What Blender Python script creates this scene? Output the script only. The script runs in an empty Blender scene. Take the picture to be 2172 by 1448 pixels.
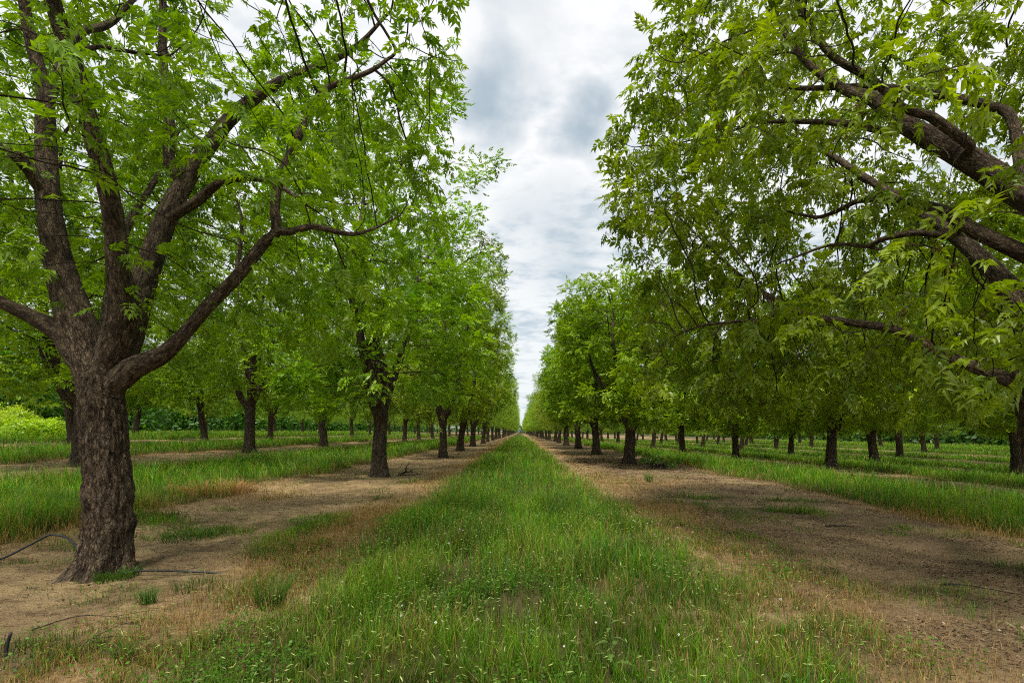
import bpy, math, time
import numpy as np
from mathutils import Vector
T0 = time.time()
rng = np.random.default_rng(7)
F, CX, HY, EYE = 1100.0, 1103.0, 915.0, 1.6      # survey of the place: focal length, vanishing point, eye height
SC = bpy.context.scene
COL = SC.collection

# ------------------------------------------------------------------ noise
def _h(ix, iy, iz):
    n = (ix.astype(np.int64)*374761393 + iy.astype(np.int64)*668265263 + iz.astype(np.int64)*2147483647) & 0xFFFFFFFF
    n = ((n ^ (n >> 13))*1274126177) & 0xFFFFFFFF
    n = ((n ^ (n >> 16))*2246822519) & 0xFFFFFFFF
    return ((n ^ (n >> 15)) & 0xFFFFFF)/float(0xFFFFFF)
def vnoise(x, y, z=None):
    x = np.asarray(x, float); y = np.asarray(y, float)
    z = np.zeros_like(x) if z is None else np.asarray(z, float)
    ix, iy, iz = np.floor(x), np.floor(y), np.floor(z)
    fx, fy, fz = x-ix, y-iy, z-iz
    fx, fy, fz = fx*fx*(3-2*fx), fy*fy*(3-2*fy), fz*fz*(3-2*fz)
    r = 0
    for a in (0, 1):
        for b in (0, 1):
            for c in (0, 1):
                r = r + _h(ix+a, iy+b, iz+c)*(fx if a else 1-fx)*(fy if b else 1-fy)*(fz if c else 1-fz)
    return r
def fbm(x, y, z=None, o=4):
    s, a, t = 0, .5, 0
    x = np.asarray(x, float); y = np.asarray(y, float)
    z = np.zeros_like(x) if z is None else z
    for i in range(o):
        s = s + a*vnoise(x*2**i+17*i, y*2**i+9*i, z*2**i); t += a; a *= .5
    return s/t
def sstep(a, b, x):
    t = np.clip((x-a)/(b-a), 0, 1); return t*t*(3-2*t)

# ------------------------------------------------------------------ mesh helpers
def make_mesh(name, V, quads=None, tris=None, attrs=None, smooth=False, mat_index=None):
    me = bpy.data.meshes.new(name)
    V = np.asarray(V, np.float32)
    nq = 0 if quads is None else len(quads); nt = 0 if tris is None else len(tris)
    loops = []
    if nq: loops.append(np.asarray(quads, np.int32).ravel())
    if nt: loops.append(np.asarray(tris, np.int32).ravel())
    loops = np.concatenate(loops)
    me.vertices.add(len(V)); me.vertices.foreach_set('co', V.ravel())
    me.loops.add(len(loops)); me.loops.foreach_set('vertex_index', loops)
    me.polygons.add(nq+nt)
    st = np.concatenate([np.arange(nq)*4, nq*4+np.arange(nt)*3]).astype(np.int32)
    me.polygons.foreach_set('loop_start', st)
    if mat_index is not None: me.polygons.foreach_set('material_index', np.asarray(mat_index, np.int32))
    me.polygons.foreach_set('use_smooth', np.full(nq+nt, smooth, bool))
    for k, (typ, arr) in (attrs or {}).items():
        a = me.attributes.new(k, typ, 'POINT')
        arr = np.asarray(arr, np.float32)
        if typ == 'FLOAT_COLOR':
            if arr.shape[1] == 3: arr = np.concatenate([arr, np.ones((len(arr), 1), np.float32)], 1)
            a.data.foreach_set('color', arr.ravel())
        elif typ == 'FLOAT_VECTOR': a.data.foreach_set('vector', arr.ravel())
        else: a.data.foreach_set('value', arr.ravel())
    me.update(calc_edges=True)
    return me
def link(name, me, mat=None, parent=None, loc=None):
    o = bpy.data.objects.new(name, me)
    if mat is not None:
        for m in (mat if isinstance(mat, (list, tuple)) else [mat]): me.materials.append(m)
    COL.objects.link(o)
    if parent is not None: o.parent = parent
    if loc is not None: o.location = loc
    return o
def tag(o, label=None, cat=None, group=None, kind=None):
    if label: o['label'] = label
    if cat: o['category'] = cat
    if group: o['group'] = group
    if kind: o['kind'] = kind
    return o
def empty(name, loc, rz=0):
    o = bpy.data.objects.new(name, None); COL.objects.link(o)
    o.location = loc; o.rotation_euler = (0, 0, rz); o.empty_display_size = .3
    return o
def norm(v):
    v = np.asarray(v, float)
    return v/np.maximum(np.linalg.norm(v, axis=-1, keepdims=True), 1e-9)

# ------------------------------------------------------------------ the ground: relief and what grows where
def ground_z(X, Y):
    X = np.asarray(X, float); Y = np.asarray(Y, float)
    left = .045*np.clip(-X-6, 0, 28)
    right = -.036*np.clip(X-6, 0, 26)
    near = np.exp(-(Y/60.)**2)
    bump = (fbm(X*.35, Y*.35, o=3)-.5)*.16 + (fbm(X*2.1, Y*2.1, o=4)-.5)*.085*near
    lane = .07*np.exp(-(X/2.2)**2)
    return left+right+bump+lane-.02
def fields(X, Y):
    """green grass cover, dry grass cover, height, dark litter cover"""
    X = np.asarray(X, float); Y = np.asarray(Y, float)
    n = (fbm(X*.9, Y*.55+40, o=4)-.5)*2
    n2 = fbm(X*2.3+7, Y*2.3, o=3)
    def band(a, b, w):
        return sstep(a-w, a+w, X+n*.7)*(1-sstep(b-w, b+w, X+n*.7))
    nearL = np.clip((11-Y)/8, 0, 1)
    nearR = np.clip((11-Y)/8, 0, 1)
    lane = band(-2.15+.0*nearL, 1.75+.35*nearR, .5)
    g = lane*(.85+.3*(n2-.4))
    # thin, tufty edge of the lane near the camera
    edge = band(-3.3, 3.1, .5)*(1-lane)
    g = g+edge*np.clip((n2-.45)*3, 0, .55)*np.exp(-Y/14)
    thin = (sstep(.1, 1.4, X)+.6*sstep(-1.0, -2.2, X))*nearR*lane
    g = g*(1-.6*np.clip(thin, 0, 1)*sstep(.34, .55, n2))
    L = sum(band(a, b, .35) for a, b in ((-13.2, -7.4), (-23.6, -17.6), (-34, -28)))
    R = sum(band(a, b, .35) for a, b in ((8.2, 13.9), (18.2, 24.2), (28.6, 35), (39, 45), (50, 56)))
    L = np.clip(L+sstep(-36, -40, X), 0, 1); R = np.clip(R+sstep(58, 62, X), 0, 1)
    g = g+L+R*.95
    pat = np.clip((fbm(X*1.5+3, Y*1.3+5, o=3)-.53)*5, 0, .75)*np.clip(1.4-Y/30, .25, 1)
    def blob(cx, cy, rx, ry, a):
        return a*np.exp(-(((X-cx+n*.4)/rx)**2+((Y-cy+n*.4)/ry)**2)**1.5)
    sp = (blob(-3.35, 8.7, .42, 1.3, 1)+blob(-3.0, 6.9, .5, .45, .85)+blob(-6.9, 9.7, .8, .6, .9)+blob(4.6, 12.9, 1.0, .5, .9)
          + blob(6.5, 12.2, .8, .3, .8)+blob(5.5, 10.6, .6, .25, .8)+blob(3.6, 11.6, .7, .5, .6)+blob(-4.6, 8.4, .5, .35, .55)+blob(-3.35, 4.0, .9, .35, .6)
          + blob(-3.6, 12.4, .8, .8, .4)+blob(-3.6, 16.5, .6, 1.4, .5)+blob(-2.7, 5.2, .45, .6, .55)
          + blob(2.6, 4.0, .5, .5, .4)+blob(2.1, 3.6, .4, .7, .5)+blob(3.0, 18, .6, 3, .3))
    gap = 1-np.clip(g, 0, 1)
    g = g+gap*(pat*.45+sp)
    dryL = np.exp(-((X+2.75+n*.5)/.55)**2)*1.0*(.45+.55*np.clip(Y/9, 0, 1))
    dryR = np.exp(-((X-2.75+n*.6)/.8)**2)*(.35+.5*np.exp(-((Y-14)/6)**2))
    dryE = sum(np.exp(-((X-c+n*.5)/.45)**2) for c in (-7.3, -13.5, -17.4, -23.8, 8.0, 14.2, 18.0, 24.4))*.55
    dryB = .8*np.exp(-(((X-3.9)/1.6)**2+((Y-16.3)/2.0)**2))+1.1*np.exp(-(((X+6.1)/.7)**2+((Y-12.8)/1.1)**2))
    dry = np.clip(dryL+dryR+dryE+dryB+.25*np.clip((n2-.5)*3, 0, 1)*(np.abs(X) < 3.4), 0, 1)
    h = .15+.19*lane*np.clip((Y-2)/9, .05, 1)+.22*L+.20*R+.05*(fbm(X*.7, Y*.7)-.5)
    h = np.where(sp > .3, .13, h)
    lit = np.clip(.12+.75*sstep(2.2, 3.6, X)*(X < 9)*(fbm(X*.8, Y*1.6+3)+.25)+.6*(fbm(X*.9+20, Y*2.0)-.45)*(X < 0), 0, 1)
    return np.clip(g, 0, 1), dry, h, lit

# ------------------------------------------------------------------ materials
def newmat(name):
    m = bpy.data.materials.new(name); m.use_nodes = True
    nt = m.node_tree; nt.nodes.clear()
    return m, nt
class NT:
    def __init__(s, nt): s.nt = nt
    def n(s, typ, **kw):
        x = s.nt.nodes.new(typ)
        for k, v in kw.items():
            if k.startswith('_'): setattr(x, k[1:], v)
        return x
    def l(s, a, b): s.nt.links.new(a, b)
    def noise(s, vec, scale, detail=4, rough=.55, dist=0):
        x = s.n('ShaderNodeTexNoise'); x.inputs['Scale'].default_value = scale
        x.inputs['Detail'].default_value = detail; x.inputs['Roughness'].default_value = rough; x.inputs['Distortion'].default_value = dist
        if vec is not None: s.l(vec, x.inputs['Vector'])
        return x.outputs['Fac']
    def ramp(s, fac, stops):
        x = s.n('ShaderNodeValToRGB'); e = x.color_ramp.elements
        while len(e) < len(stops): e.new(.5)
        for i, (p, c) in enumerate(stops):
            e[i].position = p; e[i].color = (c, c, c, 1) if isinstance(c, (int, float)) else (*c, 1)
        s.l(fac, x.inputs[0]); return x.outputs[0]
    def mix(s, fac, a, b, mode='MIX'):
        x = s.n('ShaderNodeMix'); x.data_type = 'RGBA'; x.blend_type = mode
        for sock, v in ((x.inputs[0], fac), (x.inputs[6], a), (x.inputs[7], b)):
            if hasattr(v, 'links'): s.l(v, sock)
            elif isinstance(v, (int, float)): sock.default_value = v
            else: sock.default_value = (*v, 1)
        return x.outputs[2]
    def math(s, op, a, b=0.0, c=None, clamp=False):
        x = s.n('ShaderNodeMath'); x.operation = op; x.use_clamp = clamp
        for i, v in enumerate((a, b) if c is None else (a, b, c)):
            if hasattr(v, 'links'): s.l(v, x.inputs[i])
            else: x.inputs[i].default_value = v
        return x.outputs[0]
    def mapv(s, vec, scale=(1, 1, 1), rot=(0, 0, 0)):
        x = s.n('ShaderNodeMapping'); x.inputs['Scale'].default_value = scale; x.inputs['Rotation'].default_value = rot
        s.l(vec, x.inputs['Vector']); return x.outputs[0]
    def attr(s, name):
        x = s.n('ShaderNodeAttribute'); x.attribute_name = name; return x
    def bump(s, h, strength, dist, normal=None):
        x = s.n('ShaderNodeBump'); x.inputs['Strength'].default_value = strength; x.inputs['Distance'].default_value = dist
        s.l(h, x.inputs['Height'])
        if normal is not None: s.l(normal, x.inputs['Normal'])
        return x.outputs[0]
    def out(s, sh):
        o = s.n('ShaderNodeOutputMaterial'); s.l(sh, o.inputs['Surface'])

def leaf_material(name, tr=.45, gloss=.05, rough=.4, satur=1.0):
    m, nt = newmat(name); k = NT(nt)
    c = k.attr('Col').outputs['Color']
    oi = k.n('ShaderNodeObjectInfo')
    hs = k.n('ShaderNodeHueSaturation')
    hv = k.math('MULTIPLY_ADD', oi.outputs['Random'], .03, .485)
    vv = k.math('MULTIPLY_ADD', oi.outputs['Random'], .3, .86)
    k.l(hv, hs.inputs['Hue']); k.l(vv, hs.inputs['Value']); hs.inputs['Saturation'].default_value = satur
    k.l(c, hs.inputs['Color']); c = hs.outputs[0]
    d = k.n('ShaderNodeBsdfDiffuse'); k.l(c, d.inputs['Color'])
    t = k.n('ShaderNodeBsdfTranslucent')
    tc = k.mix(1.0, c, (1.42, 1.42, .25), 'MULTIPLY'); k.l(tc, t.inputs['Color'])
    mx = k.n('ShaderNodeMixShader'); mx.inputs[0].default_value = tr
    k.l(d.outputs[0], mx.inputs[1]); k.l(t.outputs[0], mx.inputs[2])
    g = k.n('ShaderNodeBsdfGlossy'); g.inputs['Roughness'].default_value = rough; g.inputs['Color'].default_value = (.9, .95, .9, 1)
    m2 = k.n('ShaderNodeMixShader'); m2.inputs[0].default_value = gloss
    k.l(mx.outputs[0], m2.inputs[1]); k.l(g.outputs[0], m2.inputs[2])
    k.out(m2.outputs[0]); return m
M = {}
M['leaf'] = leaf_material('pecan_leaf', .48, .03, .42)
M['leaf_mid'] = leaf_material('pecan_leaf_mid', .34, .03, .42)
M['leaf_far'] = leaf_material('pecan_leaf_far', .36, .02, .5, .92)  # less saturated: mild distance haze put into the leaf colour
M['grass'] = leaf_material('grass_blades', .42, .02, .5)
M['dry'] = leaf_material('dry_straw', .3, .02, .6)
M['catkin'] = leaf_material('catkin_strands', .25, .0, .6)

def bark_material(name, base=(.092, .064, .040), light=(.235, .178, .118), dark=(.012, .008, .006), freq=1.0, bs=1.0):
    m, nt = newmat(name); k = NT(nt)
    v0 = k.attr('bark').outputs['Vector']
    def warped(sc, zst, amt):
        v = k.mapv(v0, (freq*sc, freq*sc, freq*sc*zst))
        nz = k.n('ShaderNodeTexNoise'); nz.inputs['Scale'].default_value = 1.3; nz.inputs['Detail'].default_value = 4; k.l(v, nz.inputs['Vector'])
        o = k.n('ShaderNodeVectorMath'); o.operation = 'MULTIPLY_ADD'; k.l(nz.outputs['Color'], o.inputs[0]); o.inputs[1].default_value = (amt,)*3; k.l(v, o.inputs[2])
        return o.outputs[0]
    def ridged(vec, scale, det=3):
        f = k.noise(vec, scale, det, .55)
        return k.math('MULTIPLY', k.math('ABSOLUTE', k.math('SUBTRACT', f, .5)), 5.0, clamp=True)
    r1 = ridged(warped(19, .26, 1.3), 1.0)          # long vertical furrows
    r2 = ridged(warped(34, .40, 1.6), 1.0)         # cross breaks, flakes
    vo = k.n('ShaderNodeTexVoronoi'); vo.feature = 'F1'; vo.inputs['Scale'].default_value = 1.0; vo.inputs['Randomness'].default_value = 1
    k.l(warped(27, .33, 1.7), vo.inputs['Vector'])
    flake = k.math('SUBTRACT', 1.0, vo.outputs['Distance'], clamp=True)
    sepc = k.n('ShaderNodeSeparateColor'); k.l(vo.outputs['Color'], sepc.inputs[0])
    fine = k.noise(k.mapv(v0, (freq, freq, freq*.5)), 120, 4, .7)
    ve = k.n('ShaderNodeTexVoronoi'); ve.feature = 'DISTANCE_TO_EDGE'; ve.inputs['Scale'].default_value = 1.0; k.l(warped(24, .42, 2.2), ve.inputs['Vector'])
    crack = k.ramp(ve.outputs['Distance'], [(0.0, 0.0), (.16, 1.0)])
    w1 = k.noise(v0, 2.6*freq, 3)
    h = k.math('ADD', k.math('MULTIPLY', k.math('POWER', r1, .7), .55), k.math('ADD', k.math('MULTIPLY', k.math('POWER', r2, .8), .25), k.math('ADD', k.math('MULTIPLY', flake, .20), k.math('MULTIPLY', sepc.outputs[0], .30))))
    h = k.math('ADD', h, k.math('MULTIPLY', fine, .16))
    h = k.math('MULTIPLY', h, k.math('MULTIPLY_ADD', crack, .5, .5))
    col = k.ramp(h, [(.24, dark), (.42, tuple(x*.6 for x in base)), (.66, base), (.95, light)])
    col = k.mix(k.math('MULTIPLY', k.math('POWER', sepc.outputs[1], 2.0), .6), col, tuple(x*.95 for x in light))
    col = k.mix(k.ramp(h, [(.2, 1.0), (.42, 0.0)]), col, dark)
    col = k.mix(k.ramp(w1, [(.4, 0.0), (.75, .5)]), col, tuple(x*.45 for x in base))
    b = k.n('ShaderNodeBsdfPrincipled'); k.l(col, b.inputs['Base Color']); b.inputs['Roughness'].default_value = .9
    b.inputs['Specular IOR Level'].default_value = .2
    k.l(k.bump(h, 1.0*bs, .035), b.inputs['Normal']); k.out(b.outputs[0]); return m
M['bark'] = bark_material('pecan_bark')
M['bark_far'] = bark_material('pecan_bark_far', (.075, .054, .037), (.20, .155, .11), freq=.8)
M['deadwood'] = bark_material('weathered_wood', (.12, .10, .085), (.28, .25, .22), freq=3)

def plain(name, col, rough=.6, spec=.3, noise=None):
    m, nt = newmat(name); k = NT(nt)
    b = k.n('ShaderNodeBsdfPrincipled'); b.inputs['Roughness'].default_value = rough; b.inputs['Specular IOR Level'].default_value = spec
    tc = k.n('ShaderNodeTexCoord')
    f = k.noise(tc.outputs['Object'], noise or 12, 4)
    c = k.mix(f, tuple(x*.6 for x in col), tuple(min(1, x*1.5) for x in col)); k.l(c, b.inputs['Base Color']); k.out(b.outputs[0]); return m
M['hose'] = plain('black_poly_pipe', (.012, .013, .016), .42, .5)

def vcol_mat(name, rough=.9):
    m, nt = newmat(name); k = NT(nt)
    b = k.n('ShaderNodeBsdfPrincipled'); k.l(k.attr('Col').outputs['Color'], b.inputs['Base Color']); b.inputs['Roughness'].default_value = rough
    b.inputs['Specular IOR Level'].default_value = .15
    k.out(b.outputs[0]); return m
M['litter'] = vcol_mat('dead_leaf_litter')

def ground_material():
    m, nt = newmat('orchard_soil'); k = NT(nt)
    tc = k.n('ShaderNodeTexCoord'); P = tc.outputs['Object']
    fld = k.n('ShaderNodeSeparateColor'); k.l(k.attr('Col').outputs['Color'], fld.inputs[0])
    green, dry, lit = fld.outputs[0], fld.outputs[1], fld.outputs[2]
    big = k.noise(k.mapv(P, (1, .8, 1)), .8, 5, .6)
    mid = k.noise(k.mapv(P, (1, 1.0, 1)), 4.5, 6, .65)
    fine = k.noise(P, 38, 5, .7)
    gr = k.noise(P, 160, 3, .7)
    soil = k.mix(k.ramp(mid, [(.34, 0.0), (.62, 1.0)]), (.24, .162, .088), (.50, .365, .19))
    str_ = k.noise(k.mapv(P, (1.1, 2.6, 1), (0, 0, .25)), 3.2, 7, .7, .6)
    soil = k.mix(k.ramp(str_, [(.37, .85), (.46, 0.0)]), soil, (.115, .068, .038))
    soil = k.mix(k.ramp(big, [(.36, .6), (.52, 0.0)]), soil, (.13, .08, .045))
    soil = k.mix(k.math('MULTIPLY', k.ramp(fine, [(.46, 0.0), (.62, 1.0)]), .4), soil, (.16, .105, .065))
    # damp dark clods
    vo = k.n('ShaderNodeTexVoronoi'); vo.inputs['Scale'].default_value = 22; vo.inputs['Randomness'].default_value = 1; k.l(P, vo.inputs['Vector'])
    clod = k.ramp(vo.outputs['Distance'], [(.16, 1.0), (.24, 0.0)])
    soil = k.mix(k.math('MULTIPLY', clod, k.ramp(mid, [(.5, .75), (.6, 0.0)])), soil, (.075, .045, .03))
    litc = k.mix(k.ramp(gr, [(.35, 0.0), (.7, 1.0)]), (.068, .047, .030), (.19, .14, .092))
    lf = k.math('MULTIPLY', lit, k.ramp(k.math('ADD', k.math('MULTIPLY', mid, .5), k.math('MULTIPLY', fine, .5)), [(.38, .25), (.56, 1.0)]))
    col = k.mix(lf, soil, litc)
    thatch = k.mix(k.ramp(fine, [(.35, 0.0), (.65, 1.0)]), (.21, .14, .07), (.36, .25, .13))
    col = k.mix(k.math('MULTIPLY', dry, k.ramp(mid, [(.3, .2), (.6, .8)])), col, thatch)
    gcol = k.mix(fine, (.022, .028, .008), (.085, .078, .030))  # soil under grass, darkened to paint the shaded gaps between blades
    col = k.mix(k.math('MULTIPLY', k.ramp(green, [(.25, 0.0), (.8, 1.0)]), .85), col, gcol)
    b = k.n('ShaderNodeBsdfPrincipled'); k.l(col, b.inputs['Base Color']); b.inputs['Roughness'].default_value = .95
    b.inputs['Specular IOR Level'].default_value = .1
    h = k.math('ADD', k.math('MULTIPLY', mid, 1.5), k.math('ADD', k.math('MULTIPLY', fine, .5), k.math('MULTIPLY', gr, .18)))
    k.l(k.bump(h, 1.0, .07), b.inputs['Normal']); k.out(b.outputs[0]); return m
M['ground'] = ground_material()

# ------------------------------------------------------------------ ground sheet
def axis(parts):
    return np.unique(np.concatenate(parts))
def build_ground():
    xs = axis([np.arange(-9, 9.01, .09), np.arange(-36, -9, .4), np.arange(9, 62, .4), -np.geomspace(36, 2500, 26), np.geomspace(62, 2500, 24)])
    ys = axis([np.arange(1, 13, .07), np.geomspace(13, 120, 230), np.geomspace(120, 3000, 40), -np.geomspace(1, 300, 14)+1.5])
    X, Y = np.meshgrid(xs, ys)
    Z = ground_z(X, Y)
    g, d, h, l = fields(X, Y)
    n, mm = len(xs), len(ys)
    V = np.stack([X, Y, Z], -1).reshape(-1, 3)
    i = np.arange((mm-1)*n).reshape(mm-1, n)[:, :-1].ravel()
    q = np.stack([i, i+1, i+n+1, i+n], 1)
    c = np.stack([g, d, l], -1).reshape(-1, 3)
    me = make_mesh('ground', V, quads=q, attrs={'Col': ('FLOAT_COLOR', c)}, smooth=True)
    o = link('ground', me, M['ground'])
    tag(o, 'bare sandy orchard soil with dark litter and thatch patches', None, None, 'structure')
build_ground()

# ------------------------------------------------------------------ grass
def blades(P, h, w, az, lean, col, tipcol):
    """bent blades of three levels: P (n,3)"""
    n = len(P)
    d = np.stack([np.cos(az), np.sin(az), np.zeros(n)], 1)
    fa = az+rng.uniform(-1.2, 1.2, n)+np.pi/2
    s = np.stack([np.cos(fa), np.sin(fa), np.zeros(n)], 1)*(w/2)[:, None]
    up = np.array([0, 0, 1.])
    m = P+up*(h*.55)[:, None]+d*(h*lean*.28)[:, None]
    t = P+up*(h*(1-.25*lean**2))[:, None]+d*(h*lean)[:, None]
    V = np.stack([P-s, P+s, m+s*.75, m-s*.75, t], 1).reshape(-1, 3)
    b = np.arange(n)*5
    q = np.stack([b, b+1, b+2, b+3], 1); tr = np.stack([b+3, b+2, b+4], 1)
    C = np.stack([col*.35, col*.35, col*.85, col*.85, tipcol], 1).reshape(-1, 3)  # dark foot to bright tip: shade among the blades put into colour
    return V, q, tr, C
def spindle(P, d, L, w, col):
    """a seed head: thin folded diamond along d"""
    n = len(P)
    r = norm(np.cross(d, rng.normal(size=(n, 3))))
    r2 = norm(np.cross(d, r))
    a = P; b = P+d*L[:, None]; m = P+d*(L*.45)[:, None]
    V = np.stack([a, m+r*w[:, None], b, m-r*w[:, None], m+r2*w[:, None], m-r2*w[:, None]], 1).reshape(-1, 3)
    i = np.arange(n)*6
    q = np.concatenate([np.stack([i, i+1, i+2, i+3], 1), np.stack([i, i+4, i+2, i+5], 1)])
    return V, q, np.repeat(col, 6, 0)
class Bag:
    def __init__(s): s.V = []; s.Q = []; s.T = []; s.C = []; s.n = 0
    def add(s, V, q=None, t=None, C=None):
        if len(V) == 0: return
        if q is not None: s.Q.append(q+s.n)
        if t is not None: s.T.append(t+s.n)
        s.V.append(V); s.C.append(C); s.n += len(V)
    def obj(s, name, mat, parent=None, loc=None, smooth=False):
        me = make_mesh(name, np.concatenate(s.V), np.concatenate(s.Q) if s.Q else None, np.concatenate(s.T) if s.T else None,
                       {'Col': ('FLOAT_COLOR', np.concatenate(s.C))}, smooth)
        return link(name, me, mat, parent, loc)
def scatter(n, y0, y1, p):
    """points over the visible wedge with density ~ Y^-p per square metre"""
    u = rng.random(n); e = 2-p
    Y = (y0**e+u*(y1**e-y0**e))**(1/e) if abs(e) > 1e-3 else y0*(y1/y0)**u
    X = rng.uniform(-1, 1, n)*(1.05*Y+1.6)
    return X, Y
def build_grass():
    G, D = Bag(), Bag()
    for (n, y0, y1, p) in ((330000, 2.6, 11, 1.0), (620000, 11, 150, 1.55)):
        X, Y = scatter(n, y0, y1, p)
        # gather blades into tufts
        tx = np.floor(X*7)+.5; ty = np.floor(Y*7)+.5
        jx = _h(tx, ty, tx*0)-.5; jy = _h(tx, ty, tx*0+3)-.5
        pull = np.where(Y < 14, .5, 0)*rng.random(n)
        X = X*(1-pull)+((tx+jx)/7)*pull; Y = Y*(1-pull)+((ty+jy)/7)*pull
        g, d, h, l = fields(X, Y)
        tuft = fbm(X*5, Y*5, o=2)
        keep = rng.random(n) < np.clip(g*1.5*(.1+tuft*1.5)*np.clip((fbm(X*1.4+60, Y*1.4, o=3)-.22)*4, .25, 1), 0, 1)
        X1, Y1, g1, d1, h1 = X[keep], Y[keep], g[keep], d[keep], h[keep]
        Z = ground_z(X1, Y1)
        m = len(X1)
        hh = h1*(.25+rng.random(m)**1.5*1.15)*np.clip(.35+g1, .4, 1.1)*(.55+.9*fbm(X1*1.9+8, Y1*1.9, o=2))
        w = np.maximum(rng.uniform(.0025, .0060, m), Y1*.0007*rng.uniform(.7, 1.4, m))
        az = rng.uniform(0, 2*np.pi, m); lean = np.abs(rng.normal(.3, .25, m)).clip(0, 1)
        hue = fbm(X1*.8+11, Y1*.8, o=3)
        br = rng.uniform(.5, 1.45, m)*np.clip(.72+Y1/30, .72, 1)*(.25+1.5*fbm(X1*1.6, Y1*1.6+4, o=3))
        cg = np.array([.135, .30, .006]); cy = np.array([.26, .31, .015]); cb = np.array([.065, .22, .006]); cd = np.array([.33, .21, .075])
        t = np.clip((hue-.35)*2.2, 0, 1)[:, None]
        col = (cb*(1-t)+cg*t)
        yel = rng.random(m)[:, None] < .22
        col = np.where(yel, cy, col)
        isdry = rng.random(m) < np.clip(.05+d1*.45+.26*np.exp(-Y1/6)*np.clip((fbm(X1*1.7+5, Y1*1.7, o=2)-.3)*3, 0, 1), 0, .65)
        col = np.where(isdry[:, None], cd*rng.uniform(.7, 1.3, (m, 1)), col)*br[:, None]
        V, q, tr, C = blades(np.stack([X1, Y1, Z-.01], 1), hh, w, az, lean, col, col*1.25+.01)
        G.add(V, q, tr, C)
        # seed heads on the tops
        far = Y1 > 14
        sel = (rng.random(m) < np.where(far, .09, .036)) & (hh > .12)
        # clumps where the heads ripen
        sel &= fbm(X1*1.3+31, Y1*1.3, o=2) > .42
        k = sel.sum()
        P = np.stack([X1, Y1, Z+hh*1.1], 1)[sel]
        dd = norm(np.stack([rng.normal(size=k), rng.normal(size=k), rng.uniform(-.3, .9, k)], 1))
        sc = np.maximum(1, Y1[sel]/11)
        cc = np.array([.36, .42, .13])*rng.uniform(.55, 1.25, (k, 1))
        V, q, C = spindle(P, dd, rng.uniform(.018, .038, k)*sc, rng.uniform(.0022, .0038, k)*sc, cc)
        G.add(V, q, None, C)
        # dry straw
        keep = rng.random(n) < np.clip(d*(.45+tuft*.6), 0, 1)*.85
        X1, Y1, d1, h1 = X[keep], Y[keep], d[keep], h[keep]; m = len(X1)
        Z = ground_z(X1, Y1)
        stand = rng.random(m) < .6
        hh = np.where(stand, h1*rng.uniform(.5, 1.25, m), rng.uniform(.03, .12, m))
        lean = np.where(stand, rng.uniform(0, .5, m), rng.uniform(.9, 1.6, m))
        w = np.maximum(rng.uniform(.002, .0045, m), Y1*.0007)
        col = np.array([.52, .33, .13])*rng.uniform(.45, 1.3, (m, 1))+np.array([0, .02, 0])*rng.random((m, 1))
        V, q, tr, C = blades(np.stack([X1, Y1, Z-.01], 1), hh, w, rng.uniform(0, 6.28, m), lean, col, col*1.1)
        D.add(V, q, tr, C)
    # pale seed heads close by, their glint put into a brighter colour
    X, Y = scatter(14000, 2.8, 16, 1.1)
    g, d, h, l = fields(X, Y)
    keep = (rng.random(len(X)) < g*.75) & (np.abs(X) < 3.2)
    X, Y, h = X[keep], Y[keep], h[keep]; n = len(X)
    z = ground_z(X, Y)+h*rng.uniform(.8, 1.35, n)
    dd = norm(np.stack([rng.normal(size=n), rng.normal(size=n)*.6, rng.uniform(-.8, .5, n)], 1))
    cc = np.array([.46, .52, .20])*rng.uniform(.6, 1.25, (n, 1))
    P = np.stack([X, Y, z], 1)
    V, q, C = spindle(P, dd, rng.uniform(.022, .05, n), rng.uniform(.0022, .004, n), cc); G.add(V, q, None, C)
    az = rng.uniform(0, 6.28, n)
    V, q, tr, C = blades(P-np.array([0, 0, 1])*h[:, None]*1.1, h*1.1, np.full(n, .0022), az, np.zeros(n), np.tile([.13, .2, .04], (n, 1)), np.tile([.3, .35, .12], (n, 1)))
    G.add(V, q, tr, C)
    o = G.obj('grass', M['grass'])
    tag(o, 'green alley grass with pale seed heads between the tree rows', 'grass', None, 'stuff')
    o = D.obj('dry_grass', M['dry'])
    tag(o, 'dried tan straw along the edges of the green strips', 'dry grass', None, 'stuff')
build_grass()

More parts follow.
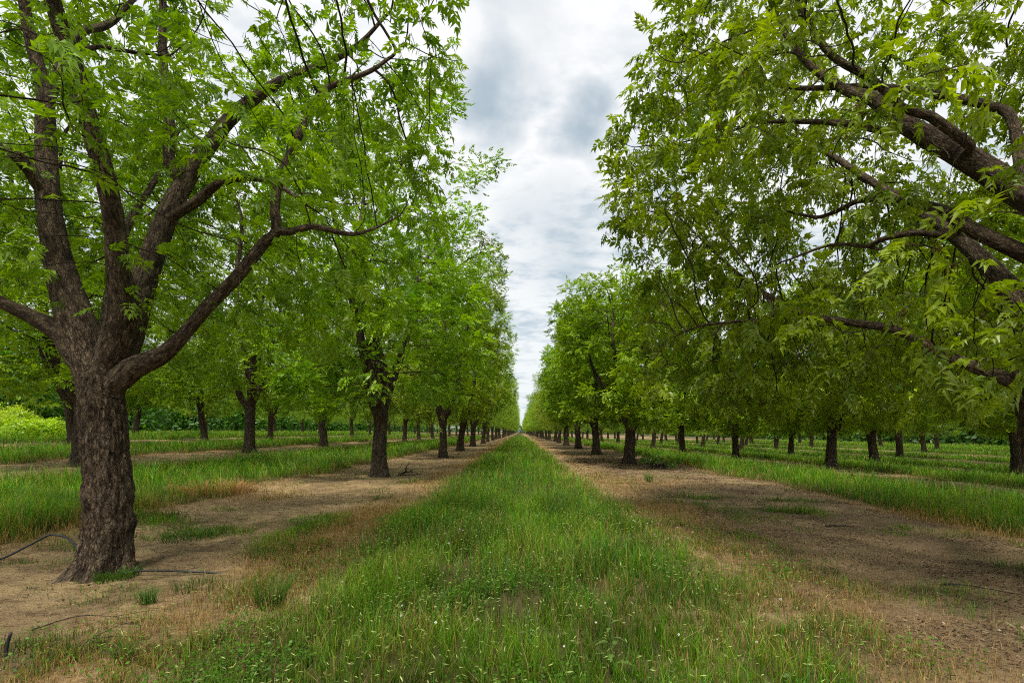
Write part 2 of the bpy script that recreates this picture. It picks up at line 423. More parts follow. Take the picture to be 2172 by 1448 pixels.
def build_weeds():
    """clover-like ground cover with round leaflets, mostly low in the lane"""
    B = Bag()
    X, Y = scatter(60000, 2.7, 17, 1.0)
    g, d, h, l = fields(X, Y)
    cl = fbm(X*1.1+50, Y*1.1, o=3)
    keep = (rng.random(len(X)) < np.clip((cl-.43)*6, 0, 1)*np.clip(g*1.3, .05, 1)) & (X > -4.5) & (X < 4.2) & ((X > -2.4) | (rng.random(len(X)) < .3))
    X, Y = X[keep], Y[keep]; n = len(X)
    z0 = ground_z(X, Y)
    for j in range(7):
        a = rng.uniform(0, 6.28, n); r = rng.uniform(.01, .06, n)
        P = np.stack([X+np.cos(a)*r, Y+np.sin(a)*r, z0+rng.uniform(.02, .19, n)*np.clip(Y/6, .6, 1.3)], 1)
        u = norm(np.stack([np.cos(a), np.sin(a), rng.uniform(-.3, .6, n)], 1))
        v = norm(np.cross(u, np.array([0, 0, 1.])+rng.normal(0, .35, (n, 3))))
        L = rng.uniform(.014, .032, n)[:, None]; W = L*.42
        V = np.stack([P, P+u*L*.5+v*W, P+u*L, P+u*L*.5-v*W], 1).reshape(-1, 3)
        i = np.arange(n)*4
        C = np.repeat(np.array([.065, .17, .010])*rng.uniform(.5, 1.4, (n, 1)), 4, 0)
        B.add(V, np.stack([i, i+1, i+2, i+3], 1), None, C)
    o = B.obj('weeds', M['grass'])
    tag(o, 'low clover-like ground cover in the lane grass', 'weeds', None, 'stuff')
build_weeds()

def build_litter():
    B = Bag()
    X, Y = scatter(330000, 2.6, 34, 1.15)
    g, d, h, l = fields(X, Y)
    keep = rng.random(len(X)) < np.clip(l*1.1, .1, 1)*(1-.8*np.clip(g, 0, 1))*np.clip((fbm(X*1.3, Y*2.4, o=4)-.38)*5, .05, 1)*np.where(X < 0, .42, 1)
    X, Y = X[keep], Y[keep]; n = len(X)
    sc = np.maximum(1, Y/9)
    P = np.stack([X, Y, ground_z(X, Y)+.004+.008*rng.random(n)], 1)
    a = rng.uniform(0, 6.28, n)
    u = norm(np.stack([np.cos(a), np.sin(a), rng.uniform(-.12, .45, n)], 1)); v = norm(np.cross(u, np.array([0, 0, 1.])+rng.normal(0, .35, (n, 3))))
    twig = rng.random(n) < .3
    L = (np.where(twig, rng.uniform(.03, .13, n), rng.uniform(.010, .042, n))*sc)[:, None]; W = np.where(twig[:, None], .0018*sc[:, None], L*rng.uniform(.22, .4, (n, 1)))
    V = np.stack([P, P+u*L*.5+v*W+np.array([0, 0, .004]), P+u*L, P+u*L*.5-v*W], 1).reshape(-1, 3)
    i = np.arange(n)*4
    base = np.array([[.11, .070, .042], [.18, .12, .07], [.26, .18, .11], [.055, .035, .022], [.36, .29, .21]])[rng.choice(5, n, p=[.42, .28, .06, .23, .01])]
    B.add(V, np.stack([i, i+1, i+2, i+3], 1), None, np.repeat(base*rng.uniform(.7, 1.2, (n, 1)), 4, 0))
    # soil crumbs: small irregular octahedra
    X, Y = scatter(13000, 2.6, 20, 1.2)
    g, d, h, l = fields(X, Y)
    keep = rng.random(len(X)) < (1-g)*np.clip((fbm(X*2+9, Y*2)-.35)*3, 0, 1); X, Y = X[keep], Y[keep]; n = len(X)
    r = rng.gamma(2.0, .0042, n).clip(.003, .035)[:, None, None]
    oc = np.array([[1, 0, 0], [0, 1, 0], [-1, 0, 0], [0, -1, 0], [0, 0, .7], [0, 0, -.7]], float)
    V = (oc[None]*rng.uniform(.6, 1.3, (n, 6, 3)))*r+np.stack([X, Y, ground_z(X, Y)], 1)[:, None]
    i = np.arange(n)*6
    tr = np.concatenate([np.stack([i+a_, i+b_, i+c_], 1) for a_, b_, c_ in ((0, 1, 4), (1, 2, 4), (2, 3, 4), (3, 0, 4), (1, 0, 5), (2, 1, 5), (3, 2, 5), (0, 3, 5))])
    B.add(V.reshape(-1, 3), None, tr, np.repeat(np.array([.16, .105, .065])*rng.uniform(.5, 1.6, (n, 1)), 6, 0))
    o = B.obj('leaf_litter', M['litter'])
    tag(o, 'dead leaves, twiglets and soil crumbs strewn over the bare strips', 'leaf litter', None, 'stuff')
build_litter()

def build_flowers():
    B = Bag()
    X = rng.uniform(-1.8, 2.6, 46); Y = rng.uniform(3.4, 9, 46); n = 46
    X[:4] = [.69, .26, 1.62, .95]; Y[:4] = [4.2, 4.55, 3.55, 6.0]
    for i in range(n):
        g, d, h, l = fields(X[i:i+1], Y[i:i+1])
        P = np.array([X[i], Y[i], ground_z(X[i], Y[i])+h[0]*rng.uniform(.7, 1.0)])
        r = rng.uniform(.006, .012)
        k = 60
        d_ = norm(rng.normal(size=(k, 3)))
        V, q, C = spindle(np.tile(P, (k, 1)), d_, np.full(k, r), np.full(k, r*.22), np.tile([.75, .75, .70], (k, 1)))
        B.add(V, q, None, C)
    o = B.obj('seed_puffs', M['litter'])
    tag(o, 'tiny white seed puffs scattered through the lane grass', 'wild flowers', None, 'stuff')
build_flowers()

# ------------------------------------------------------------------ tubes (trunks, limbs, hoses, twigs)
def frames(P):
    T = np.gradient(P, axis=0); T = norm(T)
    N = np.zeros_like(P)
    a = np.array([1., 0, 0]) if abs(T[0][0]) < .8 else np.array([0, 1., 0])
    N[0] = norm(np.cross(np.cross(T[0], a), T[0]))
    for i in range(1, len(P)):
        v = N[i-1]-T[i]*np.dot(N[i-1], T[i]); N[i] = v/max(np.linalg.norm(v), 1e-9)
    return T, N, np.cross(T, N)
def tube(P, r, sides, disp=None, s0=0.0, cap=True):
    P = np.asarray(P, float); r = np.asarray(r, float)
    T, N, B = frames(P)
    th = np.arange(sides)/sides*2*np.pi
    s = s0+np.concatenate([[0], np.cumsum(np.linalg.norm(np.diff(P, axis=0), axis=1))])
    ct, st = np.cos(th)[None, :, None], np.sin(th)[None, :, None]
    R = np.repeat(r[:, None], sides, 1)
    rb = np.maximum(r, .02)[:, None]
    bark = np.stack([np.cos(th)[None]*rb, np.sin(th)[None]*rb, np.repeat(s[:, None], sides, 1)], -1)
    if disp is not None: R = R+disp(bark, r, s, th)
    V = P[:, None]+R[..., None]*(ct*N[:, None]+st*B[:, None])
    k = len(P)
    i = (np.arange(k-1)[:, None]*sides+np.arange(sides)[None]).ravel()
    j = (np.arange(k-1)[:, None]*sides+((np.arange(sides)+1) % sides)[None]).ravel()
    q = np.stack([i, j, j+sides, i+sides], 1)
    V = V.reshape(-1, 3); bark = bark.reshape(-1, 3)
    tr = None
    if cap:
        V = np.concatenate([V, P[-1:]+T[-1:]*r[-1]*.5]); bark = np.concatenate([bark, bark[-1:]])
        a = np.arange(sides)+(k-1)*sides; b = (np.arange(sides)+1) % sides+(k-1)*sides
        tr = np.stack([a, b, np.full(sides, len(V)-1)], 1)
    return V, q, tr, bark
class TubeBag:
    def __init__(s): s.V = []; s.Q = []; s.T = []; s.B = []; s.n = 0
    def add(s, V, q, tr, b):
        s.Q.append(q+s.n)
        if tr is not None: s.T.append(tr+s.n)
        s.V.append(V); s.B.append(b); s.n += len(V)
    def obj(s, name, mat, parent=None, loc=None):
        me = s.mesh(name); return link(name, me, mat, parent, loc)
    def mesh(s, name):
        return make_mesh(name, np.concatenate(s.V), np.concatenate(s.Q), np.concatenate(s.T) if s.T else None,
                         {'bark': ('FLOAT_VECTOR', np.concatenate(s.B))}, True)
def crom(P, r, ds):
    """Catmull-Rom resample at about ds"""
    P = np.asarray(P, float); r = np.asarray(r, float)
    if len(P) < 3:
        n = max(2, int(np.linalg.norm(P[-1]-P[0])/ds)+1); t = np.linspace(0, 1, n)[:, None]
        return P[0]*(1-t)+P[-1]*t, r[0]*(1-t[:, 0])+r[-1]*t[:, 0]
    Q = np.concatenate([[2*P[0]-P[1]], P, [2*P[-1]-P[-2]]])
    out, rr = [], []
    for i in range(len(P)-1):
        p0, p1, p2, p3 = Q[i:i+4]
        n = max(1, int(round(np.linalg.norm(p2-p1)/ds)))
        t = (np.arange(n)/n)[:, None]
        out.append(.5*((2*p1)+(-p0+p2)*t+(2*p0-5*p1+4*p2-p3)*t*t+(-p0+3*p1-3*p2+p3)*t**3))
        rr.append(r[i]*(1-t[:, 0])+r[i+1]*t[:, 0])
    out.append(P[-1:]); rr.append(r[-1:])
    return np.concatenate(out), np.concatenate(rr)
def bark_disp(amp):
    def f(b, r, s, th):
        a = amp*np.minimum(1, r/.25)[:, None]
        x, y, z = b[..., 0], b[..., 1], b[..., 2]
        wx = fbm(x*9+3, y*9, z*3.5, o=2)*.9; 
        ridge = np.minimum(1, np.abs(fbm(x*19+wx, y*19+wx, z*3.2, o=2)-.5)*6)**.7
        cross = np.minimum(1, np.abs(fbm(x*30+wx*2+40, y*30, z*13, o=2)-.5)*6)
        plates = vnoise(x*30+40+wx*3, y*30, z*11+wx*3)
        lump = fbm(x*3.2, y*3.2, z*1.6, o=2)-.5
        return a*(1.15*(ridge-.6)+.45*(cross-.6)+.5*(plates-.5))+lump*r[:, None]*.26
    return f

# ------------------------------------------------------------------ tree growth by space colonisation
class Skel:
    def __init__(s): s.P = []; s.par = []; s.hr = []; s.limb = []
    def path(s, pts, rad, start, limb, ds=.25):
        """lay a hand-placed limb from node START; returns node ids"""
        base = s.P[start] if start >= 0 else None
        pts = np.asarray(pts, float); rad = list(rad)
        if base is not None:
            pts = np.concatenate([[base], pts]); rad = [rad[0]]+rad
        rad = np.asarray(rad, float)
        if len(rad) != len(pts): rad = np.interp(np.linspace(0, 1, len(pts)), np.linspace(0, 1, len(rad)), rad)
        C, R = crom(pts, rad, ds)
        ids = []
        prev = start
        for i in range(0 if base is None else 1, len(C)):
            s.P.append(C[i]); s.par.append(prev); s.hr.append(R[i]); s.limb.append(limb)
            prev = len(s.P)-1; ids.append(prev)
        return ids
def grow(sk, A, step, kill, iters, rg, trop=(0, 0, .05), minid=0, jit=.12, maxn=9000):
    P = np.array(sk.P); par = list(sk.par); limb = list(sk.limb)
    nch = np.zeros(len(P), int)
    A = np.asarray(A, float)
    na = np.zeros(len(A), int); da = np.full(len(A), 1e9)
    def upd(ids):
        nonlocal na, da
        for c0 in range(0, len(A), 4000):
            a = A[c0:c0+4000]
            D = np.linalg.norm(a[:, None]-P[ids][None], axis=2)
            j = D.argmin(1); dd = D[np.arange(len(a)), j]
            b = dd < da[c0:c0+4000]
            na[c0:c0+4000][b] = np.asarray(ids)[j[b]]; da[c0:c0+4000][b] = dd[b]
    upd(np.arange(minid, len(P)))
    tr = np.array(trop)
    last = {}
    for it in range(iters):
        alive = da > kill
        A, na, da = A[alive], na[alive], da[alive]
        if len(A) == 0 or len(P) > maxn: break
        acc = np.zeros((len(P), 3)); np.add.at(acc, na, (A-P[na])/da[:, None])
        ids = np.unique(na)
        ids = ids[nch[ids] < 3]
        if len(ids) == 0: break
        d = norm(norm(acc[ids])+tr+rg.normal(0, jit, (len(ids), 3)))
        # follow the parent's heading a little, so twigs do not zigzag
        pi = np.array([par[i] if par[i] >= 0 else i for i in ids])
        hd = P[ids]-P[pi]
        d = norm(d+.35*norm(hd)*(nch[ids] == 0)[:, None])
        new = P[ids]+d*step
        n0 = len(P)
        P = np.concatenate([P, new]); nch[ids] += 1; nch = np.concatenate([nch, np.zeros(len(new), int)])
        par += list(ids); limb += [limb[i] for i in ids]
        upd(np.arange(n0, len(P)))
        # attractors whose node is exhausted: hand them on
        stuck = nch[na] >= 3
        if stuck.any(): da[stuck] *= 1.0
    return P, np.array(par), np.array(limb)
def radii(P, par, hr, r0, Rroot):
    n = len(P); ch = np.zeros(n, int)
    for i in range(n):
        if par[i] >= 0: ch[par[i]] += 1
    tips = max((ch == 0).sum(), 2)
    p = math.log(tips)/math.log(Rroot/r0)
    w = np.where(ch == 0, r0**p, 0.0)
    for i in range(n-1, 0, -1):
        w[par[i]] += w[i]
    r = w**(1/p)
    m = len(hr); hr = np.asarray(hr)
    r[:m] = np.where(hr > 0, np.maximum(hr, r0), r[:m])
    for i in range(max(1, m), n): r[i] = min(r[i], r[par[i]]*1.0)
    return r, ch
def chains(P, par, r):
    n = len(P); kids = [[] for _ in range(n)]
    for i in range(n):
        if par[i] >= 0: kids[par[i]].append(i)
    out = []; stack = [0]
    while stack:
        s = stack.pop()
        c = [s] if par[s] < 0 else [par[s], s]
        cur = s
        while kids[cur]:
            ks = sorted(kids[cur], key=lambda q: -r[q])
            stack += ks[1:]
            cur = ks[0]; c.append(cur)
        out.append(c)
    return out

# compound pecan leaves -------------------------------------------------------
def leaf_template(pairs, L, ll, lw, fold, seed):
    """one pinnate leaf in its own frame: x along the rachis, y sideways, z up"""
    rg = np.random.default_rng(seed); V, Q = [], []
    def leaflet(base, ang, l, w):
        d = np.array([math.cos(ang), math.sin(ang), 0]); s = np.array([-d[1], d[0], 0])
        dr = rg.uniform(.1, .95); s = s*rg.uniform(.75, 1.15)+np.array([0, 0, rg.uniform(-.5, .5)])
        if fold:
            a = base; b = base+d*l*.45-np.array([0, 0, l*.10*dr]); c = base+d*l-np.array([0, 0, l*dr*.75])
            k = len(V)
            up = np.array([0, 0, w*.35])
            V.extend([a, b, c, b+s*w*.5+up-d*l*.05, b-s*w*.5+up-d*l*.05])
            Q.append([k, k+1, k+2, k+3]); Q.append([k, k+4, k+2, k+1])
        else:
            k = len(V)
            V.extend([base, base+d*l*.45+s*w*.5, base+d*l-np.array([0, 0, l*dr*.5]), base+d*l*.45-s*w*.5])
            Q.append([k, k+1, k+2, k+3])
    for i in range(pairs):
        t = .25+.7*i/max(pairs-1, 1)
        z = -L*.32*t*t
        sz = .75+.5*math.sin(math.pi*min(1, t*.8+.2)) if pairs > 1 else 1
        for sgn in (-1, 1):
            leaflet(np.array([L*t, 0, z]), sgn*(1.1-.4*t+rg.uniform(-.3, .3)), ll*sz*rg.uniform(.85, 1.1), lw*sz)
    leaflet(np.array([L*.97, 0, -L*.31]), rg.uniform(-.2, .2), ll*1.2, lw)
    if fold:   # rachis strip
        k = len(V); w = .0016
        V.extend([np.array([0, -w, 0]), np.array([0, w, 0]), np.array([L*.5, w, -L*.08]), np.array([L*.5, -w, -L*.08]), np.array([L, w*.5, -L*.32]), np.array([L, -w*.5, -L*.32])])
        Q.append([k, k+1, k+2, k+3]); Q.append([k+3, k+2, k+4, k+5])
    return np.array(V), np.array(Q)
def place_leaves(tpls, P, u, nrm, scale, col, rg, bag):
    which = rg.integers(0, len(tpls), len(P))
    for t, (V, Q) in enumerate(tpls):
        m = which == t
        if not m.any(): continue
        uu = norm(u[m]); vv = norm(np.cross(nrm[m], uu)); ww = np.cross(uu, vv)
        Rm = np.stack([uu, vv, ww], 1)            # rows
        W = np.einsum('vk,nkj->nvj', V, Rm)*scale[m][:, None, None]+P[m][:, None]
        n = m.sum(); k = len(V)
        q = (Q[None]+(np.arange(n)*k)[:, None, None]).reshape(-1, 4)
        vj = rg.uniform(.85, 1.15, (n, k, 1))
        C = (col[m][:, None]*vj).reshape(-1, 3)
        bag.add(W.reshape(-1, 3), q, None, C)
def foliage(P, par, r, ch, n_leaves, rg, tpls, rmax, scale=1.0, spread=.16, keepf=None, droop=.35, bright=1.0, twigs=None, order_pow=1.0):
    thin = np.where((r < rmax) & (par >= 0))[0]
    wgt = np.where(ch[thin] == 0, 5.0, 1.0)
    idx = rg.choice(thin, n_leaves, p=wgt/wgt.sum())
    d = norm(P[idx]-P[par[idx]])
    base = P[idx]-d*rg.uniform(0, .3, (n_leaves, 1))*np.linalg.norm(P[idx]-P[par[idx]], axis=1, keepdims=True)*3
    off = rg.normal(0, spread, (n_leaves, 3))
    base = base*0+P[idx]+off
    if keepf is not None:
        k = keepf(base); base, d, off, idx = base[k], d[k], off[k], idx[k]
    n = len(base)
    rad = norm(off+.5*spread*d)
    u = norm(rad*np.array([1, 1, .6])+d*.5+rg.normal(0, .35, (n, 3))+np.array([0, 0, -droop]))
    nr = norm(np.array([0, 0, 1.])+rg.normal(0, .38, (n, 3)))
    pern = rg.random(len(P)); yl = (.55*pern[idx]+.45*rg.random(n))[:, None]
    cl = vnoise(base[:, 0]*1.3, base[:, 1]*1.3, base[:, 2]*1.3)[:, None]
    c0 = np.array([.088, .190, .004]); c1 = np.array([.315, .46, .008])
    t = np.clip(.05+.75*yl+.6*(cl-.5), 0, 1)
    col = (c0*(1-t)+c1*t)*bright*rg.uniform(.8, 1.2, (n, 1))
    bag = Bag()
    place_leaves(tpls, base, u, nr, scale*rg.uniform(.65, 1.25, n), col, rg, bag)
    return bag, base, idx

def envelope_points(n, rg, H, z0, Rx, Ry, cx=0, cy=0, top=.35, shell=.55, pw=2.3):
    """points in a hedged, rounded crown; biased outward"""
    out = []
    while sum(map(len, out)) < n:
        t = rg.random(4*n); a = rg.uniform(0, 2*np.pi, 4*n)
        prof = np.where(t < .28, .62+.38*np.sin(t/.28*np.pi/2), np.clip(1-(np.maximum(t-.28, 0)/.72)**pw*(1-top), 0, 1))
        rr = np.sqrt(rg.random(4*n))
        keep = rg.random(4*n) < (1-shell)+shell*rr**2
        keep &= rg.random(4*n) < prof**2+.05
        lump = .86+.28*vnoise(np.cos(a)*1.8+5, np.sin(a)*1.8+H, t*3.3+z0)
        R = prof*rr*lump
        p = np.stack([cx+np.cos(a)*R*Rx, cy+np.sin(a)*R*Ry, z0+(H-z0)*t*(.93+.1*vnoise(np.cos(a)*rr*2, np.sin(a)*rr*2+9))], 1)
        out.append(p[keep])
    return np.concatenate(out)[:n]

TP_FAR = [leaf_template(3, .26, .105, .048, False, s) for s in range(4)]
TP_MID = [leaf_template(4, .25, .10, .050, False, s) for s in range(4)]
TP_BROAD = [leaf_template(4, .19, .098, .047, True, 40+s) for s in range(8)]
TP_NEAR = [leaf_template(4+s % 2, .20, .092, .041, True, s) for s in range(8)]

def generic_tree(seed, H, Rx, Ry, n_limbs, trunk_h, n_att, n_leaf, tpls, lscale, fork_lean=.5, bright=1.0, top=.35, pw=2.3, void=.45, hcut=.40):
    rg = np.random.default_rng(seed); sk = Skel()
    lx, ly = rg.normal(0, .13, 2); th = rg.uniform(.88, 1.12)
    tb = [(0, 0, -.15), (lx*.3, ly*.3, trunk_h*.35), (lx, ly, trunk_h*.75), (lx*1.3, ly*1.3, trunk_h)]
    trunk = sk.path(tb, [.31*th, .27*th, .25*th, .27*th], -1, 0, .3)
    top = trunk[-1]; a0 = rg.uniform(0, 6.28)
    for i in range(n_limbs):
        a = a0+i*2*np.pi/n_limbs+rg.normal(0, .25)
        hgt = (H-trunk_h)*rg.uniform(.55, .8)
        out = rg.uniform(.38, .75)*fork_lean*2
        p0 = np.array([lx*1.3, ly*1.3, trunk_h])
        q = []
        for t in (.18, .45, .75, 1):
            w = rg.normal(0, .16, 3)
            q.append(p0+np.array([math.cos(a)*Rx*out*t**.85, math.sin(a)*Ry*out*t**.85, hgt*t**1.1])+w)
        if i == 0:
            q = [p0+np.array([rg.normal(0, .35)*t*2, rg.normal(0, .35)*t*2, (H-trunk_h)*.78*t]) for t in (.2, .5, .8, 1)]
        r1 = rg.uniform(.16, .23)
        st = trunk[-1] if i < 3 else trunk[-2]
        sk.path(q, [r1, r1*.72, r1*.48, r1*.24], st, i+1, .3)
    minid = len(trunk)-2
    A = envelope_points(int(n_att*1.9), rg, H, trunk_h-.1, Rx, Ry, top=top, pw=pw)
    cl = fbm(A[:, 0]*.62+seed, A[:, 1]*.62, A[:, 2]*.75, o=2); A = A[cl > np.quantile(cl, void)]
    P, par, limb = grow(sk, A, .27, .42, 60, rg, minid=minid)
    r, ch = radii(P, par, sk.hr, .0075, .3)
    tb = TubeBag()
    for c in chains(P, par, r):
        rr = r[c].copy()
        if par[c[1]] >= 0 and c[0] != 0: rr[0] = min(r[c[0]], rr[1]*1.25)
        if len(c) == 2 and rr[1] < .012 and rg.random() < .3: continue
        sides = 14 if rr.max() > .15 else 8 if rr.max() > .06 else 5 if rr.max() > .02 else 3
        if c[0] == 0:
            rr = rr.copy(); z = P[c][:, 2]; rr += .16*np.exp(-(np.maximum(z, 0))/.18)*(rr > .15)
            Pc, rc = crom(P[c], rr, .12)
            tb.add(*tube(Pc, rc, 18, bark_disp(.02)))
        else:
            tb.add(*tube(P[c], rr, sides))
    me_t = tb.mesh('trunk'); me_t.materials.append(M['bark_far'])
    def inside(b):
        hole = fbm(b[:, 0]*.95+seed*3, b[:, 1]*.95, b[:, 2]*1.25, o=2)
        return (b[:, 2] > trunk_h*.62+1.7*vnoise(b[:, 0]*.5+seed, b[:, 1]*.5)) & (hole > hcut+.06*rg.random(len(b)))
    bag, _, _ = foliage(P, par, r, ch, n_leaf, rg, tpls, .017, lscale, .15, inside, droop=-.15, bright=bright)
    me_c = make_mesh('crown', np.concatenate(bag.V), np.concatenate(bag.Q), None, {'Col': ('FLOAT_COLOR', np.concatenate(bag.C))})
    me_c.materials.append(M['leaf_far' if tpls is TP_FAR else 'leaf_mid'])
    return me_t, me_c

# label helpers --------------------------------------------------------------
ORD = 'first second third fourth fifth sixth seventh eighth ninth tenth eleventh twelfth thirteenth fourteenth fifteenth sixteenth seventeenth eighteenth nineteenth twentieth'.split()
def ordw(i):
    if i < 20: return ORD[i]
    return ('twenty-' if i < 29 else 'thirty-' if i < 39 else 'forty-')+ORD[(i-20) % 10] if (i-20) % 10 != 9 else {29: 'thirtieth', 39: 'fortieth'}.get(i, 'fiftieth')
def put_tree(variant, x, y, rz, s, label, group, sz=1.0):
    me_t, me_c = variant
    e = empty('pecan_tree', (x, y, float(ground_z(x, y))-.02), rz)
    e.scale = (s, s, s*sz)
    tag(e, label, 'tree', group)
    for nm, me in (('trunk', me_t), ('crown', me_c)):
        o = bpy.data.objects.new(nm, me); COL.objects.link(o); o.parent = e
    return e
print('ground+grass', time.time()-T0)

# tall variants (left rows) and lower, rounder ones (right rows)
TALL = [generic_tree(11+i, 12.7+.4*(i % 3), 4.25, 5.2, 5, 2.3+.25*(i % 3), 1500, 15500, TP_MID, 1.15, .40, 1.04, .08, 1.15, .56, .43) for i in range(5)]
LOW = [generic_tree(31+i, 9.4+.35*(i % 3), 3.35, 5.0, 5, 1.9+.25*(i % 3), 1500, 16500, TP_MID, 1.15, .45, 1.1, .2, 1.7, .34, .375) for i in range(5)]
print('mid trees', time.time()-T0)
TALLF = [generic_tree(51+i, 12.6+.4*i, 4.3, 5.6, 4, 2.4, 800, 7500, TP_FAR, 1.25, .42, 1.1, .1, 1.3) for i in range(3)]  # far crowns: leaf colour lifted in place of haze
LOWF = [generic_tree(71+i, 9.5+.3*i, 3.5, 5.2, 4, 2.1, 800, 7500, TP_FAR, 1.25, .5, 1.15, .3, 1.9) for i in range(3)]
print('far trees', time.time()-T0)

rt = np.random.default_rng(5)
def row_of(x, ys, near, far, name, side, nearcut=58, desc=None, smin=.94, smax=1.04, jx=.18):
    cnt = 0
    for i, y in enumerate(ys):
        if abs(x) > 20 and i > 1 and rt.random() < .12: continue
        v = (near if y < nearcut else far); v = v[i % len(v)] if abs(x) < 10 else v[rt.integers(len(v))]
        lab = (desc or {}).get(i)
        if lab is not None: cnt += 1
        if lab is None:
            if i < 14: cnt += 1; lab = f'{name} pecan tree, {ordw(cnt-1)} in {side}'
            else: lab = f'tiny far-off pecan tree at the far end of {side}'
        g = f'pecan trees of {side}'
        put_tree(v, x+rt.normal(0, jx), y+(rt.normal(0, .25) if i > 4 else 0), math.pi*rt.integers(2)+rt.normal(0, .12), rt.uniform(smin, smax), lab, g)
row1L = [18.9, 32.4, 44.3, 57.3]+[57.3+12.6*k for k in range(1, 32)]
row1R = [25.7, 36.9, 49.2, 60]+[60+11.8*k for k in range(1, 34)]
row_of(-5.0, row1L, TALL, TALLF, 'tall', 'the first row left of the lane',
       desc={0: 'tall pecan tree with thick straight trunk beside a grey fallen branch', 1: 'pecan tree with slightly leaning dark trunk behind the one with the fallen branch'})
row_of(5.5, row1R, LOW, LOWF, 'round-crowned', 'the first row right of the lane',
       desc={0: 'round pecan tree with crooked flared trunk beside the shrubby stump'})
row_of(-15.3, [17.7, 29.9, 41.5]+[41.5+12.4*k for k in range(1, 17)], TALL, TALLF, 'tall', 'the second row left of the lane', jx=.3,
       desc={0: 'pecan tree with dark flared trunk half hidden behind the big near trunk'})
row_of(15.8, [15.2, 27.2, 38.6]+[38.6+11.6*k for k in range(1, 18)], LOW, LOWF, 'round-crowned', 'the second row right of the lane', jx=.3,
       desc={1: 'pecan tree with stout straight dark trunk rising behind the tall right grass strip'})
row_of(-25.7, [29.5, 41.7]+[41.7+12.4*k for k in range(1, 13)], TALL, TALLF, 'tall', 'the third row left of the lane', jx=.4, smin=.8, smax=.95)
row_of(26.3, [27, 38.5]+[38.5+11.7*k for k in range(1, 13)], LOW, LOWF, 'round-crowned', 'the third row right of the lane', jx=.4)
row_of(-36, [48.0+12.4*k for k in range(0, 10)], TALL, TALLF, 'tall', 'the fourth row left of the lane', nearcut=50, jx=.5, smin=.75, smax=.9)
row_of(36.7, [38+11.7*k for k in range(0, 12)], LOW, LOWF, 'round-crowned', 'the fourth row right of the lane', nearcut=50, jx=.5)
row_of(47.2, [49+11.7*k for k in range(0, 11)], LOWF, LOWF, 'round-crowned', 'the fifth row right of the lane', jx=.5)
row_of(57.8, [60+11.7*k for k in range(0, 9)], LOWF, LOWF, 'round-crowned', 'the sixth row right of the lane', jx=.5)

